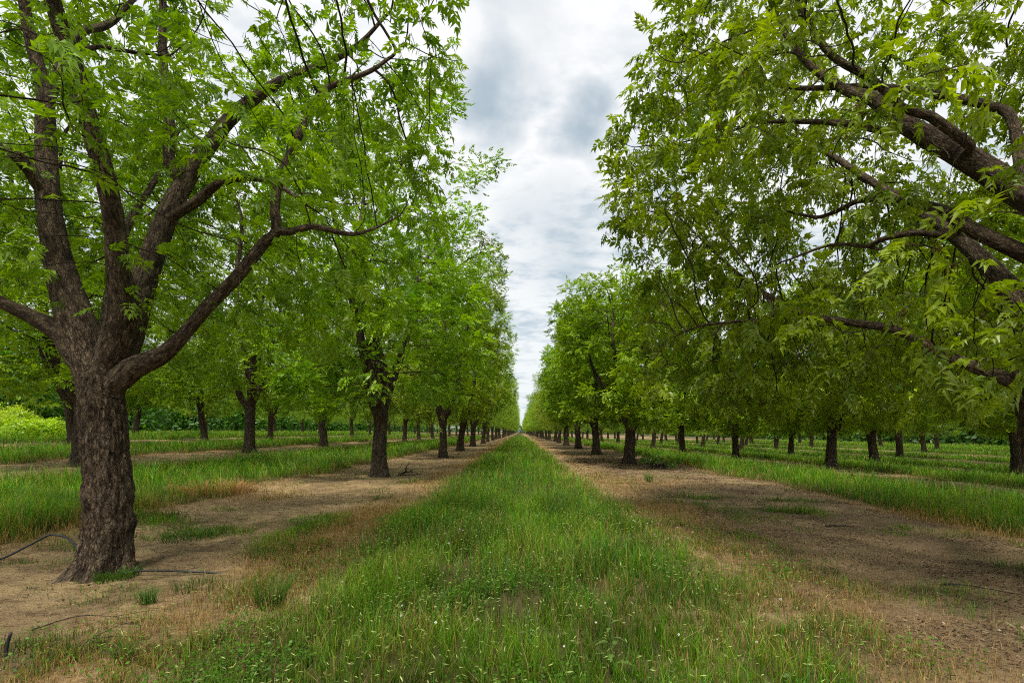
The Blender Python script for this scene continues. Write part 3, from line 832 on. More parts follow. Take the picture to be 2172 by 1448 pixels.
# ------------------------------------------------------------------ the two big near trees, limbs surveyed one by one
def at(px, py, Y):
    return np.array([(px-CX)/F*Y, Y, EYE-(py-HY)/F*Y])
def limb_pts(lst): return [at(*p[:3]) for p in lst]
def hand_tree(name, base, label, trunk, tr_r, limbs, A, grow_kw, n_leaf, keepf, seed, droop, lscale=1.0, extra={}, flare=.2, catkins=600, tpls=None, girth=1.0):
    rg = np.random.default_rng(seed); sk = Skel()
    limbs = [(a_, b_, c_, d_, [girth*x_*(.84 if b_ != 't' else .86+(.30 if i_ == 0 else .12 if i_ == 1 else 0)) for i_, x_ in enumerate(e_)], f_) for a_, b_, c_, d_, e_, f_ in limbs]
    b = np.array(base, float)
    sk.path(np.array(trunk)-b, tr_r, -1, 0, .2)
    ntr = len(sk.P); ids = {'t': list(range(ntr))}
    for i, (nm, parent, frac, pts, rad, lid) in enumerate(limbs):
        src = ids[parent]; st = src[min(int(frac*len(src)), len(src)-1)]
        ids[nm] = sk.path(np.array(pts)-b, rad, st, lid, .2)
    P, par, limb = grow(sk, A-b, rg=rg, minid=ntr-2, **grow_kw)
    r, ch = radii(P, par, sk.hr, .0042, .3)
    root = empty('pecan_tree', b); tag(root, label, 'tree', 'pecan trees nearest the camera')
    bags = {}
    for c in chains(P, par, r):
        rr = r[c].copy(); own = limb[c[1]] if len(c) > 1 else 0
        if c[0] != 0: rr[0] = min(r[c[0]], rr[1]*1.3)
        tb = bags.setdefault(own if c[0] != 0 else 0, TubeBag())
        mx = rr.max()
        if c[0] == 0:
            kt = [j for j in range(len(c)) if limb[c[j]] == 0]
            ct = c[:len(kt)]; z = P[ct][:, 2]
            Pc, rc = crom(P[ct], r[ct], .022)
            zz = Pc[:, 2]
            base_d = bark_disp(.030)
            def dsp(bk, r_, s_, th, zz=zz):
                fl = flare*(np.exp(-np.maximum(zz, 0)/.09)+.35*np.exp(-np.maximum(zz, 0)/.32))[:, None]
                lob = 1+.55*np.sin(th*5+1.2)[None]+.35*np.sin(th*3+.4)[None]+.2*np.sin(th*8)[None]
                scar = .02*np.exp(-((zz-.95)/.16)**2)[:, None]+.028*np.exp(-((zz-.62)/.09)**2)[:, None]*(.4+np.cos(th-1))[None]
                return base_d(bk, r_, s_, th)+fl*lob+scar
            tb.add(*tube(Pc, rc, 120, dsp))
            rest = c[len(kt)-1:]
            if len(rest) > 1:
                tb2 = bags.setdefault(limb[rest[1]], TubeBag())
                Pc, rc = crom(P[rest], r[rest], .05); tb2.add(*tube(Pc, rc, 48, bark_disp(.014)))
        elif mx > .055:
            Pc, rc = crom(P[c], rr, .045); tb.add(*tube(Pc, rc, 48 if mx > .09 else 24, bark_disp(.013)))
        elif mx > .018:
            Pc, rc = crom(P[c], rr, .1); tb.add(*tube(Pc, rc, 9, bark_disp(.006)))
        else:
            Pc, rc = crom(P[c], rr, .12); tb.add(*tube(Pc, rc, 4))
    tips = np.where(ch == 0)[0]
    for lid, tb in bags.items():
        tb.obj('trunk' if lid == 0 else 'limb', M['bark'], root)
    bag, base_, idx = foliage(P, par, r, ch, n_leaf, rg, tpls or TP_NEAR, .016, lscale, .13, (lambda q: keepf(q+b) & (fbm(q[:, 0]*1.15+seed, q[:, 1]*1.15, q[:, 2]*1.3, o=2) > extra.get('hole', .40)+.05*rg.random(len(q)))), droop=droop, bright=extra.get('bright', 1.0))
    # catkins: hanging bunches of slender strands
    o = bag.obj('crown', M['leaf'], root)
    cb = Bag(); sel = rg.choice(len(base_), catkins)
    for j in range(7):
        Pk = base_[sel]+rg.normal(0, .02, (catkins, 3)); n = catkins
        d = norm(np.array([0, 0, -1.])+rg.normal(0, .28, (n, 3)))
        br = (vnoise(Pk[:, 0]*2, Pk[:, 1]*2, Pk[:, 2]*2) > extra['brown'])[:, None]
        cc = np.where(br, np.array([.13, .085, .03]), np.array([.06, .11, .018]))*rg.uniform(.6, 1.3, (n, 1))
        V, q, C = spindle(Pk, d, rg.uniform(.05, .11, n), np.full(n, .004), cc); cb.add(V, q, None, C)
    cb.obj('catkins', M['catkin'], root)
    print(name, len(P), len(base_), time.time()-T0)
    return root

bL = (-4.86, 6.05, float(ground_z(-4.86, 6.05))-.04)
trunkL = [bL, at(226, 1130, 6.05), at(229, 1040, 6.05), at(224, 960, 6.05), at(217, 880, 6.05), at(216, 800, 6.05), at(222, 765, 6.08)]
limbsL = [
 ('A', 't', .84, limb_pts([(165, 690, 6.1), (128, 570, 6.15), (105, 450, 6.2), (98, 330, 6.25), (96, 200, 6.3)]), [.215, .2, .175, .16, .145, .12], 1),
 ('A1', 'A', .95, limb_pts([(75, 120, 6.3), (55, 30, 6.3), (40, -90, 6.2), (10, -260, 6.0)]), [.1, .085, .07, .04], 1),
 ('A2', 'A', .93, limb_pts([(160, 80, 6.8), (240, 45, 7.3), (330, -60, 7.7)]), [.085, .07, .055, .03], 1),
 ('A3', 'A', .62, limb_pts([(50, 345, 6.0), (0, 310, 5.9), (-80, 240, 5.7), (-200, 160, 5.5)]), [.11, .095, .08, .06, .03], 1),
 ('B', 't', .90, limb_pts([(262, 670, 5.95), (252, 580, 5.8), (243, 483, 5.65), (226, 387, 5.5), (192, 266, 5.35), (150, 121, 5.2), (118, 24, 5.05), (90, -90, 4.9), (50, -250, 4.7)]), [.17, .155, .14, .135, .125, .115, .105, .095, .075, .05], 2),
 ('B1', 'B', .66, limb_pts([(200, 100, 5.3), (290, 112, 5.5), (360, 118, 5.8)]), [.035, .03, .025, .012], 2),
 ('C', 't', .84, limb_pts([(268, 700, 6.2), (300, 610, 6.35), (350, 470, 6.6), (405, 365, 6.85), (483, 258, 7.1), (545, 205, 7.3), (604, 169, 7.5), (680, 140, 7.6), (760, 95, 7.7), (830, 20, 7.8)]), [.205, .185, .17, .15, .13, .115, .1, .085, .065, .045, .025], 3),
 ('C1', 'C', .40, limb_pts([(360, 340, 6.7), (358, 217, 6.8), (345, 121, 6.9), (345, -10, 7.0), (330, -160, 7.0)]), [.1, .09, .08, .07, .055, .03], 3),
 ('C2', 'C', .30, limb_pts([(420, 425, 6.4), (455, 395, 6.3), (507, 378, 6.2), (580, 387, 6.1), (643, 430, 6.0)]), [.085, .075, .065, .055, .045, .022], 3),
 ('D', 't', .84, limb_pts([(280, 782, 5.95), (340, 755, 5.85), (385, 715, 5.8), (440, 650, 5.75), (500, 590, 5.7), (560, 515, 5.7), (585, 492, 5.7)]), [.135, .125, .11, .1, .09, .085, .08, .075], 4),
 ('D1', 'D', 1.0, limb_pts([(583, 440, 5.7), (588, 400, 5.75), (610, 340, 5.8), (640, 275, 5.85), (662, 225, 5.9), (700, 185, 5.95), (793, 147, 6.1), (860, 90, 6.2)]), [.07, .068, .066, .062, .058, .05, .045, .032, .015], 4),
 ('D2', 'D', .98, limb_pts([(625, 490, 5.6), (660, 480, 5.6), (700, 488, 5.6), (750, 497, 5.6), (800, 482, 5.7), (850, 455, 5.8)]), [.058, .052, .045, .038, .028, .018, .01], 4),
 ('D3', 'D', .75, limb_pts([(510, 520, 6.0), (512, 460, 6.2), (498, 410, 6.3)]), [.032, .03, .025, .012], 4),
 ('E', 't', .80, limb_pts([(130, 705, 6.0), (75, 675, 5.95), (0, 640, 5.9), (-90, 600, 5.8), (-220, 500, 5.6)]), [.14, .12, .105, .095, .08, .04], 5),
 ('Gb', 't', .9, limb_pts([(230, 700, 6.6), (240, 600, 7.2), (270, 480, 7.9), (330, 380, 8.6), (380, 280, 9.2)]), [.12, .1, .085, .07, .05, .025], 6),
]
rg_ = np.random.default_rng(99)
def ell(n, c, rad, shell, rg):
    d = norm(rg.normal(size=(n, 3))); u = rg.random(n)**(1/3.*(1-shell)+.02)
    return np.array(c)+d*u[:, None]*np.array(rad)
AL = ell(2800, (-4.9, 6.4, 6.2), (4.3, 4.3, 4.6), .35, rg_)
lumpL = fbm(AL[:, 0]*.8, AL[:, 1]*.8, AL[:, 2]*.8, o=2)
AL = AL[(AL[:, 2] < 9.6) & (AL[:, 2] > 2.75+.5*np.abs(AL[:, 0]+4.9)*.1) & (lumpL > .40) & (AL[:, 1] > 1.6)]
def keepL(q):
    # clear of the lane and of the photographer
    return (q[:, 2] > 2.45) & (np.linalg.norm(q-np.array([0, 0, 1.6]), axis=1) > 2.6) & (q[:, 0] < -.85-.3*np.maximum(5.8-q[:, 2], 0)) & ((q[:, 1] > 5.4) | (vnoise(q[:, 0]*1.1, q[:, 1]*1.1, q[:, 2]*1.1) > .55))
hand_tree('left', bL, 'massive near pecan tree with deeply fissured trunk forking into five limbs', trunkL, [.255, .232, .228, .222, .228, .22, .15], limbsL, AL,
          dict(step=.2, kill=.34, iters=90, trop=(0, 0, -.02), maxn=11000), 11500, keepL, 3, .15, .92, {'brown': .8, 'hole': .395, 'bright': .86}, .11, 1200, None, .84)

bR = (5.98, 5.35, float(ground_z(5.98, 5.35))-.04)
trunkR = [bR, (5.85, 5.35, .6), (5.66, 5.35, 1.2), (5.52, 5.35, 1.75), (5.48, 5.38, 2.2), (5.5, 5.4, 2.45)]
limbsR = [
 ('R1', 't', .97, [np.array([5.75, 5.5, 3.1])]+limb_pts([(2240, 475, 5.8), (2172, 415, 6.0), (2066, 345, 6.3), (1980, 298, 6.5), (1900, 250, 6.7), (1849, 208, 6.9), (1790, 190, 7.2), (1700, 120, 7.6), (1640, 20, 7.9), (1600, -100, 8.1)]), [.24, .23, .24, .235, .21, .185, .155, .13, .1, .075, .055, .03], 1),
 ('R1a', 'R1', .38, limb_pts([(2056, 309, 6.1), (1970, 246, 6.1), (1921, 232, 6.1), (1849, 169, 6.2), (1762, 116, 6.3), (1713, 39, 6.4), (1684, -20, 6.5), (1650, -130, 6.6)]), [.1, .09, .085, .08, .075, .065, .055, .045, .03], 1),
 ('R1b', 'R1', .5, limb_pts([(1897, 280, 6.9), (1800, 263, 7.2), (1694, 258, 7.6), (1600, 262, 8.0), (1525, 290, 8.4)]), [.095, .085, .07, .055, .04, .02], 1),
 ('R1c', 'R1', .28, limb_pts([(2150, 262, 6.4), (2105, 227, 6.6), (1970, 198, 7.0), (1849, 184, 7.4), (1680, 186, 8.0), (1583, 157, 8.4), (1480, 110, 8.8)]), [.11, .1, .09, .08, .07, .055, .04, .02], 1),
 ('R2', 't', .95, [np.array([5.8, 5.6, 2.9])]+limb_pts([(2250, 575, 5.9), (2172, 538, 6.1), (2066, 488, 6.4), (1994, 445, 6.7), (1897, 425, 7.1), (1815, 428, 7.5), (1740, 460, 7.9), (1640, 440, 8.4)]), [.19, .18, .165, .14, .125, .1, .08, .06, .045, .025], 2),
 ('R2b', 'R2', .45, limb_pts([(2020, 500, 6.6), (1945, 493, 6.8), (1873, 507, 7.1), (1839, 522, 7.3), (1760, 520, 7.7), (1650, 560, 8.2)]), [.085, .08, .07, .055, .05, .04, .02], 2),
 ('R2c', 'R2b', .45, limb_pts([(1895, 540, 7.0), (1855, 570, 7.1), (1790, 610, 7.3)]), [.04, .036, .03, .012], 2),
 ('R3', 't', .86, limb_pts([(2172, 812, 5.5), (2100, 790, 5.7), (2000, 750, 6.0), (1900, 700, 6.4), (1790, 682, 6.9), (1700, 664, 7.4), (1620, 620, 8.0), (1560, 575, 8.6), (1480, 500, 9.3), (1400, 420, 9.9)]), [.115, .105, .1, .092, .085, .075, .06, .05, .04, .028, .012], 3),
 ('R3b', 'R3', .5, limb_pts([(1640, 668, 7.4), (1560, 682, 7.6), (1480, 692, 7.9), (1415, 722, 8.2)]), [.05, .045, .038, .03, .012], 3),
 ('R4', 't', .97, [(5.9, 4.9, 3.2), (6.1, 4.6, 4.5), (6.0, 4.4, 6), (5.9, 4.2, 7.8)], [.17, .15, .12, .08, .04], 4),
 ('R5', 't', .97, [(6.2, 5.9, 3.4), (6.9, 6.5, 5), (7.3, 7.2, 7), (7.4, 7.6, 9)], [.17, .15, .12, .08, .04], 5),
 ('R6', 't', .94, [(6.0, 6.3, 3.3), (6.2, 7.6, 4.6), (6.0, 9.0, 6.0), (5.6, 10.2, 7.4), (5.2, 11, 8.6)], [.15, .14, .11, .09, .06, .03], 6),
 ('R7', 'R1', .12, [(6.9, 6.3, 5.4), (7.1, 6.8, 7.0), (7.1, 7.2, 8.6), (7.0, 7.4, 9.6)], [.08, .07, .06, .045, .03], 1),
]
AR = ell(4200, (5.9, 7.4, 5.9), (4.5, 5.6, 5.0), .45, rg_)
AR2 = ell(450, (4.4, 8.4, 2.9), (3.0, 2.6, .9), .1, rg_)
AR3 = ell(160, (4.2, 4.3, 2.7), (1.0, .8, .9), .1, rg_)
AR = np.concatenate([AR, AR2, AR3])
lumpR = fbm(AR[:, 0]*.8+9, AR[:, 1]*.8, AR[:, 2]*.8, o=2)
edgeR = .95+.26*np.maximum(AR[:, 2]-4.2, 0)+.25*np.maximum(3.2-AR[:, 2], 0)
AR = AR[(AR[:, 2] < 9.3) & (AR[:, 2] > 2.0) & (lumpR > .33) & (AR[:, 1] > 1.9) & (AR[:, 0] > edgeR)]
def keepR(q):
    return (q[:, 2] > 1.55) & (np.linalg.norm(q-np.array([0, 0, 1.6]), axis=1) > 2.6) & (q[:, 0] > .8+.24*np.maximum(q[:, 2]-4.4, 0)) & ~((q[:, 2] < 2.6) & (q[:, 1] < 3.6)) & ((q[:, 1] > np.where(q[:, 2] < 4.4, 8.3, 6.6)) | (vnoise(q[:, 0]*1.2, q[:, 1]*1.2, q[:, 2]*1.2) > np.where(q[:, 2] < 4.4, .66, .56)))
hand_tree('right', bR, 'near pecan tree at the right edge with long drooping leafy limbs over the bare soil', trunkR, [.33, .31, .3, .29, .29, .28], limbsR, AR,
          dict(step=.2, kill=.31, iters=90, trop=(0, 0, -.03), maxn=14000), 20500, keepR, 8, .5, 1.0, {'brown': .35, 'bright': 1.0, 'hole': .345}, .12, 2600, TP_BROAD, .68)

# ------------------------------------------------------------------ far wood and shrubs
def clump_cloud(n, pts, rad, rg, size, c0, c1):
    B = Bag()
    P = pts[rg.integers(0, len(pts), n)]; R = rad[rg.integers(0, 1, n)] if False else None
    return B
def leafy_mass(centers, radii3, n_per, size, c0, c1, rg, Y0=None):
    B = Bag()
    for (c, r3) in zip(centers, radii3):
        d = norm(rg.normal(size=(n_per, 3))); d[:, 2] = np.abs(d[:, 2])*1.0-.15*rg.random(n_per)
        lump = .72+.5*fbm(d[:, 0]*2.2+c[0], d[:, 1]*2.2+c[1], d[:, 2]*2.2, o=3)
        P = np.array(c)+d*np.array(r3)*(lump*rg.uniform(.75, 1.05, n_per))[:, None]
        u = norm(rg.normal(size=(n_per, 3))); v = norm(np.cross(u, d+rg.normal(0, .5, (n_per, 3))))
        s = size*rg.uniform(.5, 1.5, (n_per, 1))
        V = np.stack([P-u*s, P+v*s*.45, P+u*s, P-v*s*.45], 1).reshape(-1, 3)
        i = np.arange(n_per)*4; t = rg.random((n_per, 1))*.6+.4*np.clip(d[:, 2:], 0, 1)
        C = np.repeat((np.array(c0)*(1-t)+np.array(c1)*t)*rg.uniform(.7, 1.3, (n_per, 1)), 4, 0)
        B.add(V, np.stack([i, i+1, i+2, i+3], 1), None, C)
    return B
rw = np.random.default_rng(21)
cs, rs = [], []
for y in np.arange(22, 330, 5.5):
    for row in (0, 1):
        x = -50-row*6+rw.normal(0, 1.2)-.02*y; h = rw.uniform(6, 10)+row*3
        cs.append((x, y+rw.normal(0, 1.2), float(ground_z(x, y))+.4)); rs.append((rw.uniform(3, 4.6), rw.uniform(3, 4.6), h)); cs.append((x-2, y+1, cs[-1][2])); rs.append((2.8, 3.2, h*.8))
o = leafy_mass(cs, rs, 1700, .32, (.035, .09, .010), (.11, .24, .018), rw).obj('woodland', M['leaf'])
tag(o, 'dense dark wood bounding the orchard beyond the left rows', 'woodland', None, 'stuff')
cs, rs = [], []
for y in np.arange(40, 330, 9):
    x = 78+rw.normal(0, 2)+.06*y
    for q_ in (0, 5): cs.append((x+q_, y+q_, -.8)); rs.append((5, 6, rw.uniform(7, 10)))
for x in np.arange(-110, 130, 9):
    cs.append((x, 520+rw.normal(0, 6), 0)); rs.append((8, 6, rw.uniform(6, 10)))
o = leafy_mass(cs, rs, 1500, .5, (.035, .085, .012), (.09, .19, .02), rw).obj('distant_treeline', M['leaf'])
tag(o, 'distant trees closing the far side and end of the orchard', 'treeline', None, 'stuff')
sh_lab = ['bright yellow-green shrub mound left of the near trunk by the frame edge', 'lime green shrub mound nearest the flared trunk behind the big tree', 'low lime green shrub between the two larger shrub mounds', 'taller yellow-green shrub set back against the dark wood']
for (px, Y, rx, h), lab in zip(((30, 37, 3.2, 2.4), (108, 39, 1.8, 1.6), (75, 36, 1.6, 1.4), (-30, 42, 3.5, 3.2)), sh_lab):
    x = (px-CX)/F*Y; z = float(ground_z(x, Y))
    e = empty('shrub', (x, Y, z)); tag(e, lab, 'shrub', 'lime green shrubs at the wood edge')
    cc = [(0, 0, 0)]+[(rw.normal(0, rx*.4), rw.normal(0, 1), 0) for _ in range(3)]
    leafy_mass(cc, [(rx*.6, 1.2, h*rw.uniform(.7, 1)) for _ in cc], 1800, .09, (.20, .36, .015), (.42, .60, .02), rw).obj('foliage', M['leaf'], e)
    tb = TubeBag()
    for _ in range(7):
        a, b_ = rw.normal(0, rx*.3), rw.normal(0, .4); tb.add(*tube([(a*.4, b_*.4, -.1), (a*.7, b_*.7, h*.4), (a, b_, h*.8)], [.03, .022, .01], 5))
    tb.obj('stem', M['bark_far'], e)

# ------------------------------------------------------------------ small things on the ground
def path_tube(name, pts, r, mat, label, cat, ds=.03, sides=12, group=None, taper=False, lift=0):
    pts = [(p[0], p[1], float(ground_z(p[0], p[1]))+p[2]+lift) for p in pts]
    c = np.array(pts[0]); P, R = crom(np.array(pts)-c, np.linspace(r, r*.35, len(pts)) if taper else np.full(len(pts), r), ds)
    tb = TubeBag(); V = tube(P, R, sides); tb.add(*V)
    P2, R2 = P[::-1][:2], R[::-1][:2]
    o = tb.obj(name, mat, None, c); tag(o, label, cat, group); return o
def gp(px, py):   # point of the ground at a surveyed position
    Y = F*(EYE-.0)/(py-HY); return ((px-CX)/F*Y, Y)
path_tube('irrigation_hose', [(-8.2, 6.0, .0), (-7.2, 6.1, .01), (-6.75, 6.2, .02), (-6.25, 6.2, .10), (-5.97, 6.3, .27), (-5.78, 6.35, .385), (-5.70, 6.35, .395), (-5.50, 6.3, .35), (-5.27, 6.2, .21), (-5.08, 6.12, .0)], .013, M['hose'],
          'black irrigation hose arching off the soil left of the big trunk', 'hose')
path_tube('irrigation_hose', [(-4.62, 5.95, .0), (-4.5, 5.85, .03), (-4.35, 5.86, .055), (-4.1, 5.9, .06), (-3.85, 5.93, .05), (-3.6, 5.97, .02), (-3.4, 6.0, -.01)], .012, M['hose'],
          'black irrigation hose running right from the big trunk into weeds', 'hose')
path_tube('pipe_stub', [(-3.745, 3.78, -.03), (-3.755, 3.79, .05), (-3.75, 3.80, .11), (-3.735, 3.805, .165)], .011, M['hose'],
          'short black pipe stub standing out of the soil near the twigs', 'pipe')
def branchy(name, paths, mat, label, cat, group=None):
    g0 = paths[0][0][0]; c = np.array([g0[0], g0[1], float(ground_z(g0[0], g0[1]))]); tb = TubeBag()
    for pts, r in paths:
        W = np.array([(p[0], p[1], float(ground_z(p[0], p[1]))+p[2]) for p in pts])-c
        P, R = crom(W, np.linspace(r, r*.3, len(pts)), .03)
        P = P+rng.normal(0, r*.18, P.shape); tb.add(*tube(P, R, 7))
    o = tb.obj(name, mat, None, c); tag(o, label, cat, group); return o
branchy('fallen_twig', [([(-3.35, 3.92, .01), (-3.28, 4.05, .05), (-3.2, 4.18, .07), (-3.18, 4.32, .03)], .006), ([(-3.2, 4.18, .07), (-3.05, 4.16, .075), (-2.98, 4.05, .02)], .004), ([(-3.3, 4.0, .04), (-3.12, 4.02, .05), (-2.95, 4.05, .02)], .004)], M['deadwood'],
        'forked grey twig lying on bare soil beside the pipe stub', 'twig', 'twigs on the left soil')
branchy('fallen_twig', [([(-4.1, 4.35, .01), (-3.85, 4.5, .05), (-3.6, 4.48, .04), (-3.4, 4.45, .01)], .006), ([(-3.5, 4.46, .03), (-3.3, 4.6, .03), (-3.15, 4.7, .01)], .004)], M['deadwood'],
        'thin curved dark twig lying farther from the pipe stub', 'twig', 'twigs on the left soil')
branchy('fallen_stick', [([(4.55, 5.6, .015), (4.75, 5.5, .02), (4.95, 5.35, .02), (5.1, 5.2, .015)], .009), ([(4.8, 5.45, .02), (4.9, 5.5, .04)], .005)], M['deadwood'],
        'long thin dark stick on the brown litter right of the lane', 'stick', 'sticks on the right litter')
branchy('fallen_stick', [([(3.2, 8.0, .015), (3.3, 7.98, .03), (3.45, 7.93, .01)], .014)], M['deadwood'],
        'short dark stick lying on pale streaked soil right of the lane', 'stick', 'sticks on the right litter')
branchy('fallen_stick', [([(5.35, 9.1, .02), (5.55, 9.05, .03), (5.8, 9.0, .02)], .02)], M['deadwood'],
        'thick dark stick in front of the tall right grass strip', 'stick', 'sticks on the right litter')
branchy('fallen_branch', [([(-4.6, 19.6, .02), (-4.35, 19.7, .1), (-4.15, 19.6, .13), (-3.9, 19.8, .06)], .045), ([(-4.35, 19.7, .1), (-4.3, 19.6, .3), (-4.2, 19.6, .42)], .035), ([(-4.15, 19.6, .13), (-4.0, 19.5, .25)], .025), ([(-4.5, 19.5, .05), (-4.1, 19.3, .04), (-3.7, 19.4, .05)], .03)],
        M['deadwood'], 'grey forked fallen branch lying right of the second left trunk', 'branch')
# shrubby stump with suckers
def stump():
    x, Y = 6.15, 23.2; z = float(ground_z(x, Y)); e = empty('stump', (x, Y, z))
    tag(e, 'low brushy stump sprouting leafy suckers beside the crooked right trunk', 'stump')
    tb = TubeBag()
    for _ in range(26):
        a = rw.uniform(0, 6.28); L = rw.uniform(.3, .8)
        tb.add(*tube([(rw.normal(0, .12), rw.normal(0, .1), -.05), (math.cos(a)*L*.5, math.sin(a)*L*.4, rw.uniform(.1, .3)), (math.cos(a)*L, math.sin(a)*L*.8, rw.uniform(.02, .35))], [.05, .035, .015], 6))
    Pq, Rq = crom([(0, 0, -.1), (.03, 0, .12), (.04, .02, .26)], [.3, .24, .18], .06)
    tb.add(*tube(Pq, Rq, 16, bark_disp(.03)))
    tb.obj('stem', M['bark_far'], e)
    leafy_mass([(-.45, 0, .3), (.1, .1, .25), (.6, 0, .1)], [(.35, .3, .5), (.3, .3, .35), (.3, .3, .35)], 420, .05, (.07, .16, .015), (.16, .3, .03), rw).obj('foliage', M['leaf'], e)
stump()
# tall serrated weed
def weed(x, y, h, nleaf, label, L=.16, col=(.12, .26, .06)):
    z = float(ground_z(x, y)); e = empty('weed_plant', (x, y, z)); tag(e, label, 'weed', 'tall weeds in the lane')
    P, R = crom([(0, 0, -.03), (.01, .01, h*.4), (-.01, .0, h*.75), (.01, 0, h)], [.006, .005, .004, .0025], .03)
    V, q, tr, b = tube(P, R, 6); B = Bag(); B.add(V, q, tr, np.tile(np.array(col)*.9, (len(V), 1))); B.obj('stem', M['grass'], e, smooth=True)
    B = Bag()
    for i in range(nleaf):
        t = (i+.5)/nleaf; a = i*2.4+rw.normal(0, .2); l = L*(1.25-.75*t)*rw.uniform(.8, 1.1); n = 9
        s = np.linspace(0, 1, n); d = np.array([math.cos(a), math.sin(a), 0]); p = np.array([-d[1], d[0], 0])
        c = np.array([0, 0, h*(.08+.86*t)])+d*(l*s)[:, None]+np.array([0, 0, 1.])*(l*(.75*s-.7*s**2))[:, None]
        w = l*.13*np.sin(np.pi*np.clip(s*.92+.06, 0, 1))*(1+.35*((np.arange(n) % 2)*2-1))
        w[-1] = .0005
        VV = np.concatenate([c+p*w[:, None]+np.array([0, 0, .2])*w[:, None], c, c-p*w[:, None]+np.array([0, 0, .2])*w[:, None]])
        i0 = np.arange(n-1)
        q = np.concatenate([np.stack([i0, i0+1, i0+n+1, i0+n], 1), np.stack([i0+n, i0+n+1, i0+2*n+1, i0+2*n], 1)])
        B.add(VV, q, None, np.tile(np.array(col)*rw.uniform(.8, 1.25), (len(VV), 1)))
    B.obj('leaves', M['grass'], e)
weed(.60, 3.42, .40, 10, 'tall pale green weed with jagged leaves at the bottom of the lane', .13, (.13, .24, .05))
weed(.06, 3.75, .30, 12, 'short slender grey-green weed left of the tall jagged one', .08, (.15, .25, .10))
# separate clumps
def tuft(x, y, n, h, r, label, cat, col, group=None, name='grass_clump', lean=.5):
    z = float(ground_z(x, y)); a = rng.uniform(0, 6.28, n); rr = r*np.sqrt(rng.random(n))*.5
    P = np.stack([np.cos(a)*rr, np.sin(a)*rr, np.full(n, -.01)], 1)
    c = np.array(col)*rng.uniform(.6, 1.35, (n, 1)); B = Bag()
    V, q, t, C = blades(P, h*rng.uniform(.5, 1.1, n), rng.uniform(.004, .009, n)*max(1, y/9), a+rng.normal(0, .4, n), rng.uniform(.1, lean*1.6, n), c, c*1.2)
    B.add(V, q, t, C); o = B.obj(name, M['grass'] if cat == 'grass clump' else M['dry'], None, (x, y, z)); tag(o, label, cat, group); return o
for (px, py, n, h, r, lab) in ((1377, 1020, 70, .42, .22, 'lone dark green grass clump on tan ground before the shrubby stump'),
                               (268, 1388, 90, .17, .12, 'bright green grass tuft alone on bare soil near the forked twig'),
                               (315, 1275, 80, .22, .12, 'upright green grass tuft on sandy soil below the big trunk'),
                               (575, 1285, 160, .36, .25, 'tall mixed green grass clump at the left edge of the lane'),
                               (250, 1218, 420, .13, .42, 'low feathery green weed clump at the foot of the big trunk'),
                               (400, 1135, 260, .17, .75, 'wide low green clump on brown soil right of the big trunk'),
                               (425, 1240, 150, .12, .5, 'sprawling thin green clump below the end of the right hose')):
    x, Y = gp(px, py); tuft(x, Y, n, h, r, lab, 'grass clump', (.075, .18, .022), 'grass clumps on bare soil')
x, Y = gp(455, 1050)
tuft(x, Y, 900, .38, 1.9, 'tangled mound of dry brown grass beside the left green strip', 'dry grass clump', (.52, .32, .13), None, 'dry_grass_clump', .9)

# ------------------------------------------------------------------ sky, sun, camera
SUN_EL, SUN_AZ = math.radians(64), math.radians(-168)     # azimuth from +Y towards +X
w = bpy.data.worlds.new('World'); SC.world = w; w.use_nodes = True
nt = w.node_tree; nt.nodes.clear(); k = NT(nt)
tc = k.n('ShaderNodeTexCoord'); D = tc.outputs['Generated']
sky = k.n('ShaderNodeTexSky'); sky.sky_type = 'NISHITA'; sky.sun_disc = False; sky.sun_elevation = SUN_EL; sky.sun_rotation = SUN_AZ
bg1 = k.n('ShaderNodeBackground'); bg1.inputs[1].default_value = .1; k.l(sky.outputs[0], bg1.inputs[0])
sep = k.n('ShaderNodeSeparateXYZ'); k.l(D, sep.inputs[0])
zz = k.math('ADD', k.math('MAXIMUM', sep.outputs[2], 0.0), .10)
px_ = k.math('DIVIDE', sep.outputs[0], zz); py_ = k.math('DIVIDE', sep.outputs[1], zz)
cmb = k.n('ShaderNodeCombineXYZ'); k.l(px_, cmb.inputs[0]); k.l(py_, cmb.inputs[1])
CP = cmb.outputs[0]
n1 = k.noise(k.mapv(CP, (1, .9, 1)), 1.9, 9, .62, .3)
n2 = k.noise(k.mapv(CP, (1, 1.3, 1)), 6.5, 8, .6, .2)
bright = k.math('ADD', k.math('MULTIPLY', n1, .62), k.math('MULTIPLY', n2, .38))
cloud = k.ramp(bright, [(.375, (.38, .46, .52)), (.43, (.53, .59, .63)), (.475, (.70, .72, .735)), (.53, (.83, .83, .82))])
# whiter overhead, greyer blue low down
zc = k.math('MAXIMUM', sep.outputs[2], 0.0)
low = k.ramp(zc, [(0.0, 1.0), (.30, .55), (.52, .12), (.62, 0.0)])
top = k.mix(k.ramp(zc, [(.36, 0.0), (.6, .6)]), cloud, (.82, .82, .82))
sk_ = k.mix(k.math('MULTIPLY', low, .45), top, (.48, .55, .59))
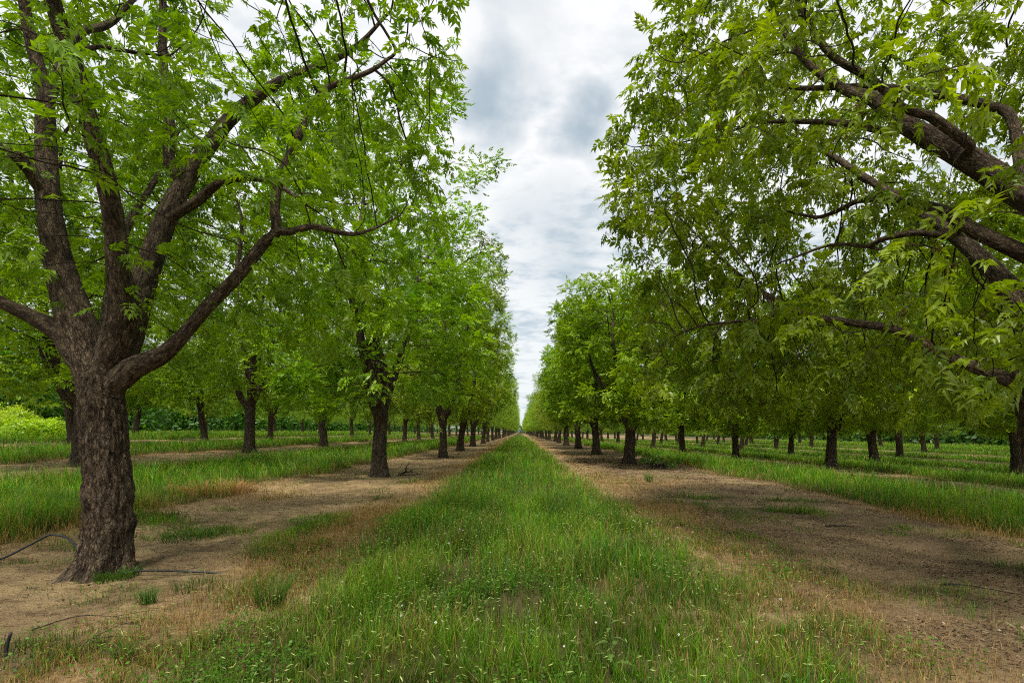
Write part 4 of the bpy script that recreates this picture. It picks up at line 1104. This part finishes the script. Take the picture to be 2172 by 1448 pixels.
# two distinct blue-grey holes
for (px, py, rad, amt) in ((1045, 215, .088, .8), (1222, 283, .060, .8), (1190, 520, .13, .35), (1080, 15, .1, .3)):
    dv = norm(np.array([(px-CX)/F, 1, (HY-py)/F]))
    dist = k.n('ShaderNodeVectorMath'); dist.operation = 'DISTANCE'
    wob = k.n('ShaderNodeTexNoise'); wob.inputs['Scale'].default_value = 7; wob.inputs['Detail'].default_value = 5; k.l(D, wob.inputs['Vector'])
    ad = k.n('ShaderNodeVectorMath'); ad.operation = 'MULTIPLY_ADD'; k.l(wob.outputs['Color'], ad.inputs[0]); ad.inputs[1].default_value = (.2, .2, .2); 
    sb = k.n('ShaderNodeVectorMath'); sb.operation = 'ADD'; k.l(D, sb.inputs[0]); sb.inputs[1].default_value = (-.1, -.1, -.1)
    k.l(sb.outputs[0], ad.inputs[2])
    k.l(ad.outputs[0], dist.inputs[0]); dist.inputs[1].default_value = tuple(dv)
    f = k.math('MULTIPLY', k.ramp(k.math('DIVIDE', dist.outputs['Value'], rad), [(.25, 1.0), (1.0, 0.0)]), amt)
    sk_ = k.mix(f, sk_, (.29, .375, .44))
bg2 = k.n('ShaderNodeBackground'); bg2.inputs[1].default_value = 1.38; k.l(sk_, bg2.inputs[0])
mx = k.n('ShaderNodeMixShader'); mx.inputs[0].default_value = .9; k.l(bg1.outputs[0], mx.inputs[1]); k.l(bg2.outputs[0], mx.inputs[2])
wo = k.n('ShaderNodeOutputWorld'); k.l(mx.outputs[0], wo.inputs['Surface'])

sun = bpy.data.lights.new('sun', 'SUN'); sun.energy = 5.0; sun.angle = math.radians(10); sun.color = (1, .94, .80)
so = bpy.data.objects.new('sun', sun); COL.objects.link(so)
dv = Vector((math.sin(SUN_AZ)*math.cos(SUN_EL), math.cos(SUN_AZ)*math.cos(SUN_EL), math.sin(SUN_EL)))
so.rotation_euler = dv.to_track_quat('Z', 'Y').to_euler()

cam = bpy.data.cameras.new('camera'); co = bpy.data.objects.new('camera', cam); COL.objects.link(co)
co.location = (0, 0, EYE); co.rotation_euler = (math.radians(90), 0, 0)
cam.sensor_width = 36; cam.lens = F/2172*36; cam.shift_y = (HY-724)/2172; cam.shift_x = -(CX-1086)/2172
cam.clip_end = 5000; cam.clip_start = .05
SC.camera = co
SC.render.engine = 'CYCLES'
SC.cycles.max_bounces = 7; SC.cycles.diffuse_bounces = 4; SC.cycles.transmission_bounces = 5; SC.cycles.glossy_bounces = 2
SC.cycles.use_denoising = False
SC.cycles.pixel_filter_type = 'BLACKMAN_HARRIS'; SC.cycles.filter_width = 1.1
SC.cycles.use_adaptive_sampling = True; SC.cycles.adaptive_threshold = .03
SC.view_settings.view_transform = 'Standard'; SC.view_settings.look = 'None'; SC.view_settings.exposure = 0
print('done', time.time()-T0)
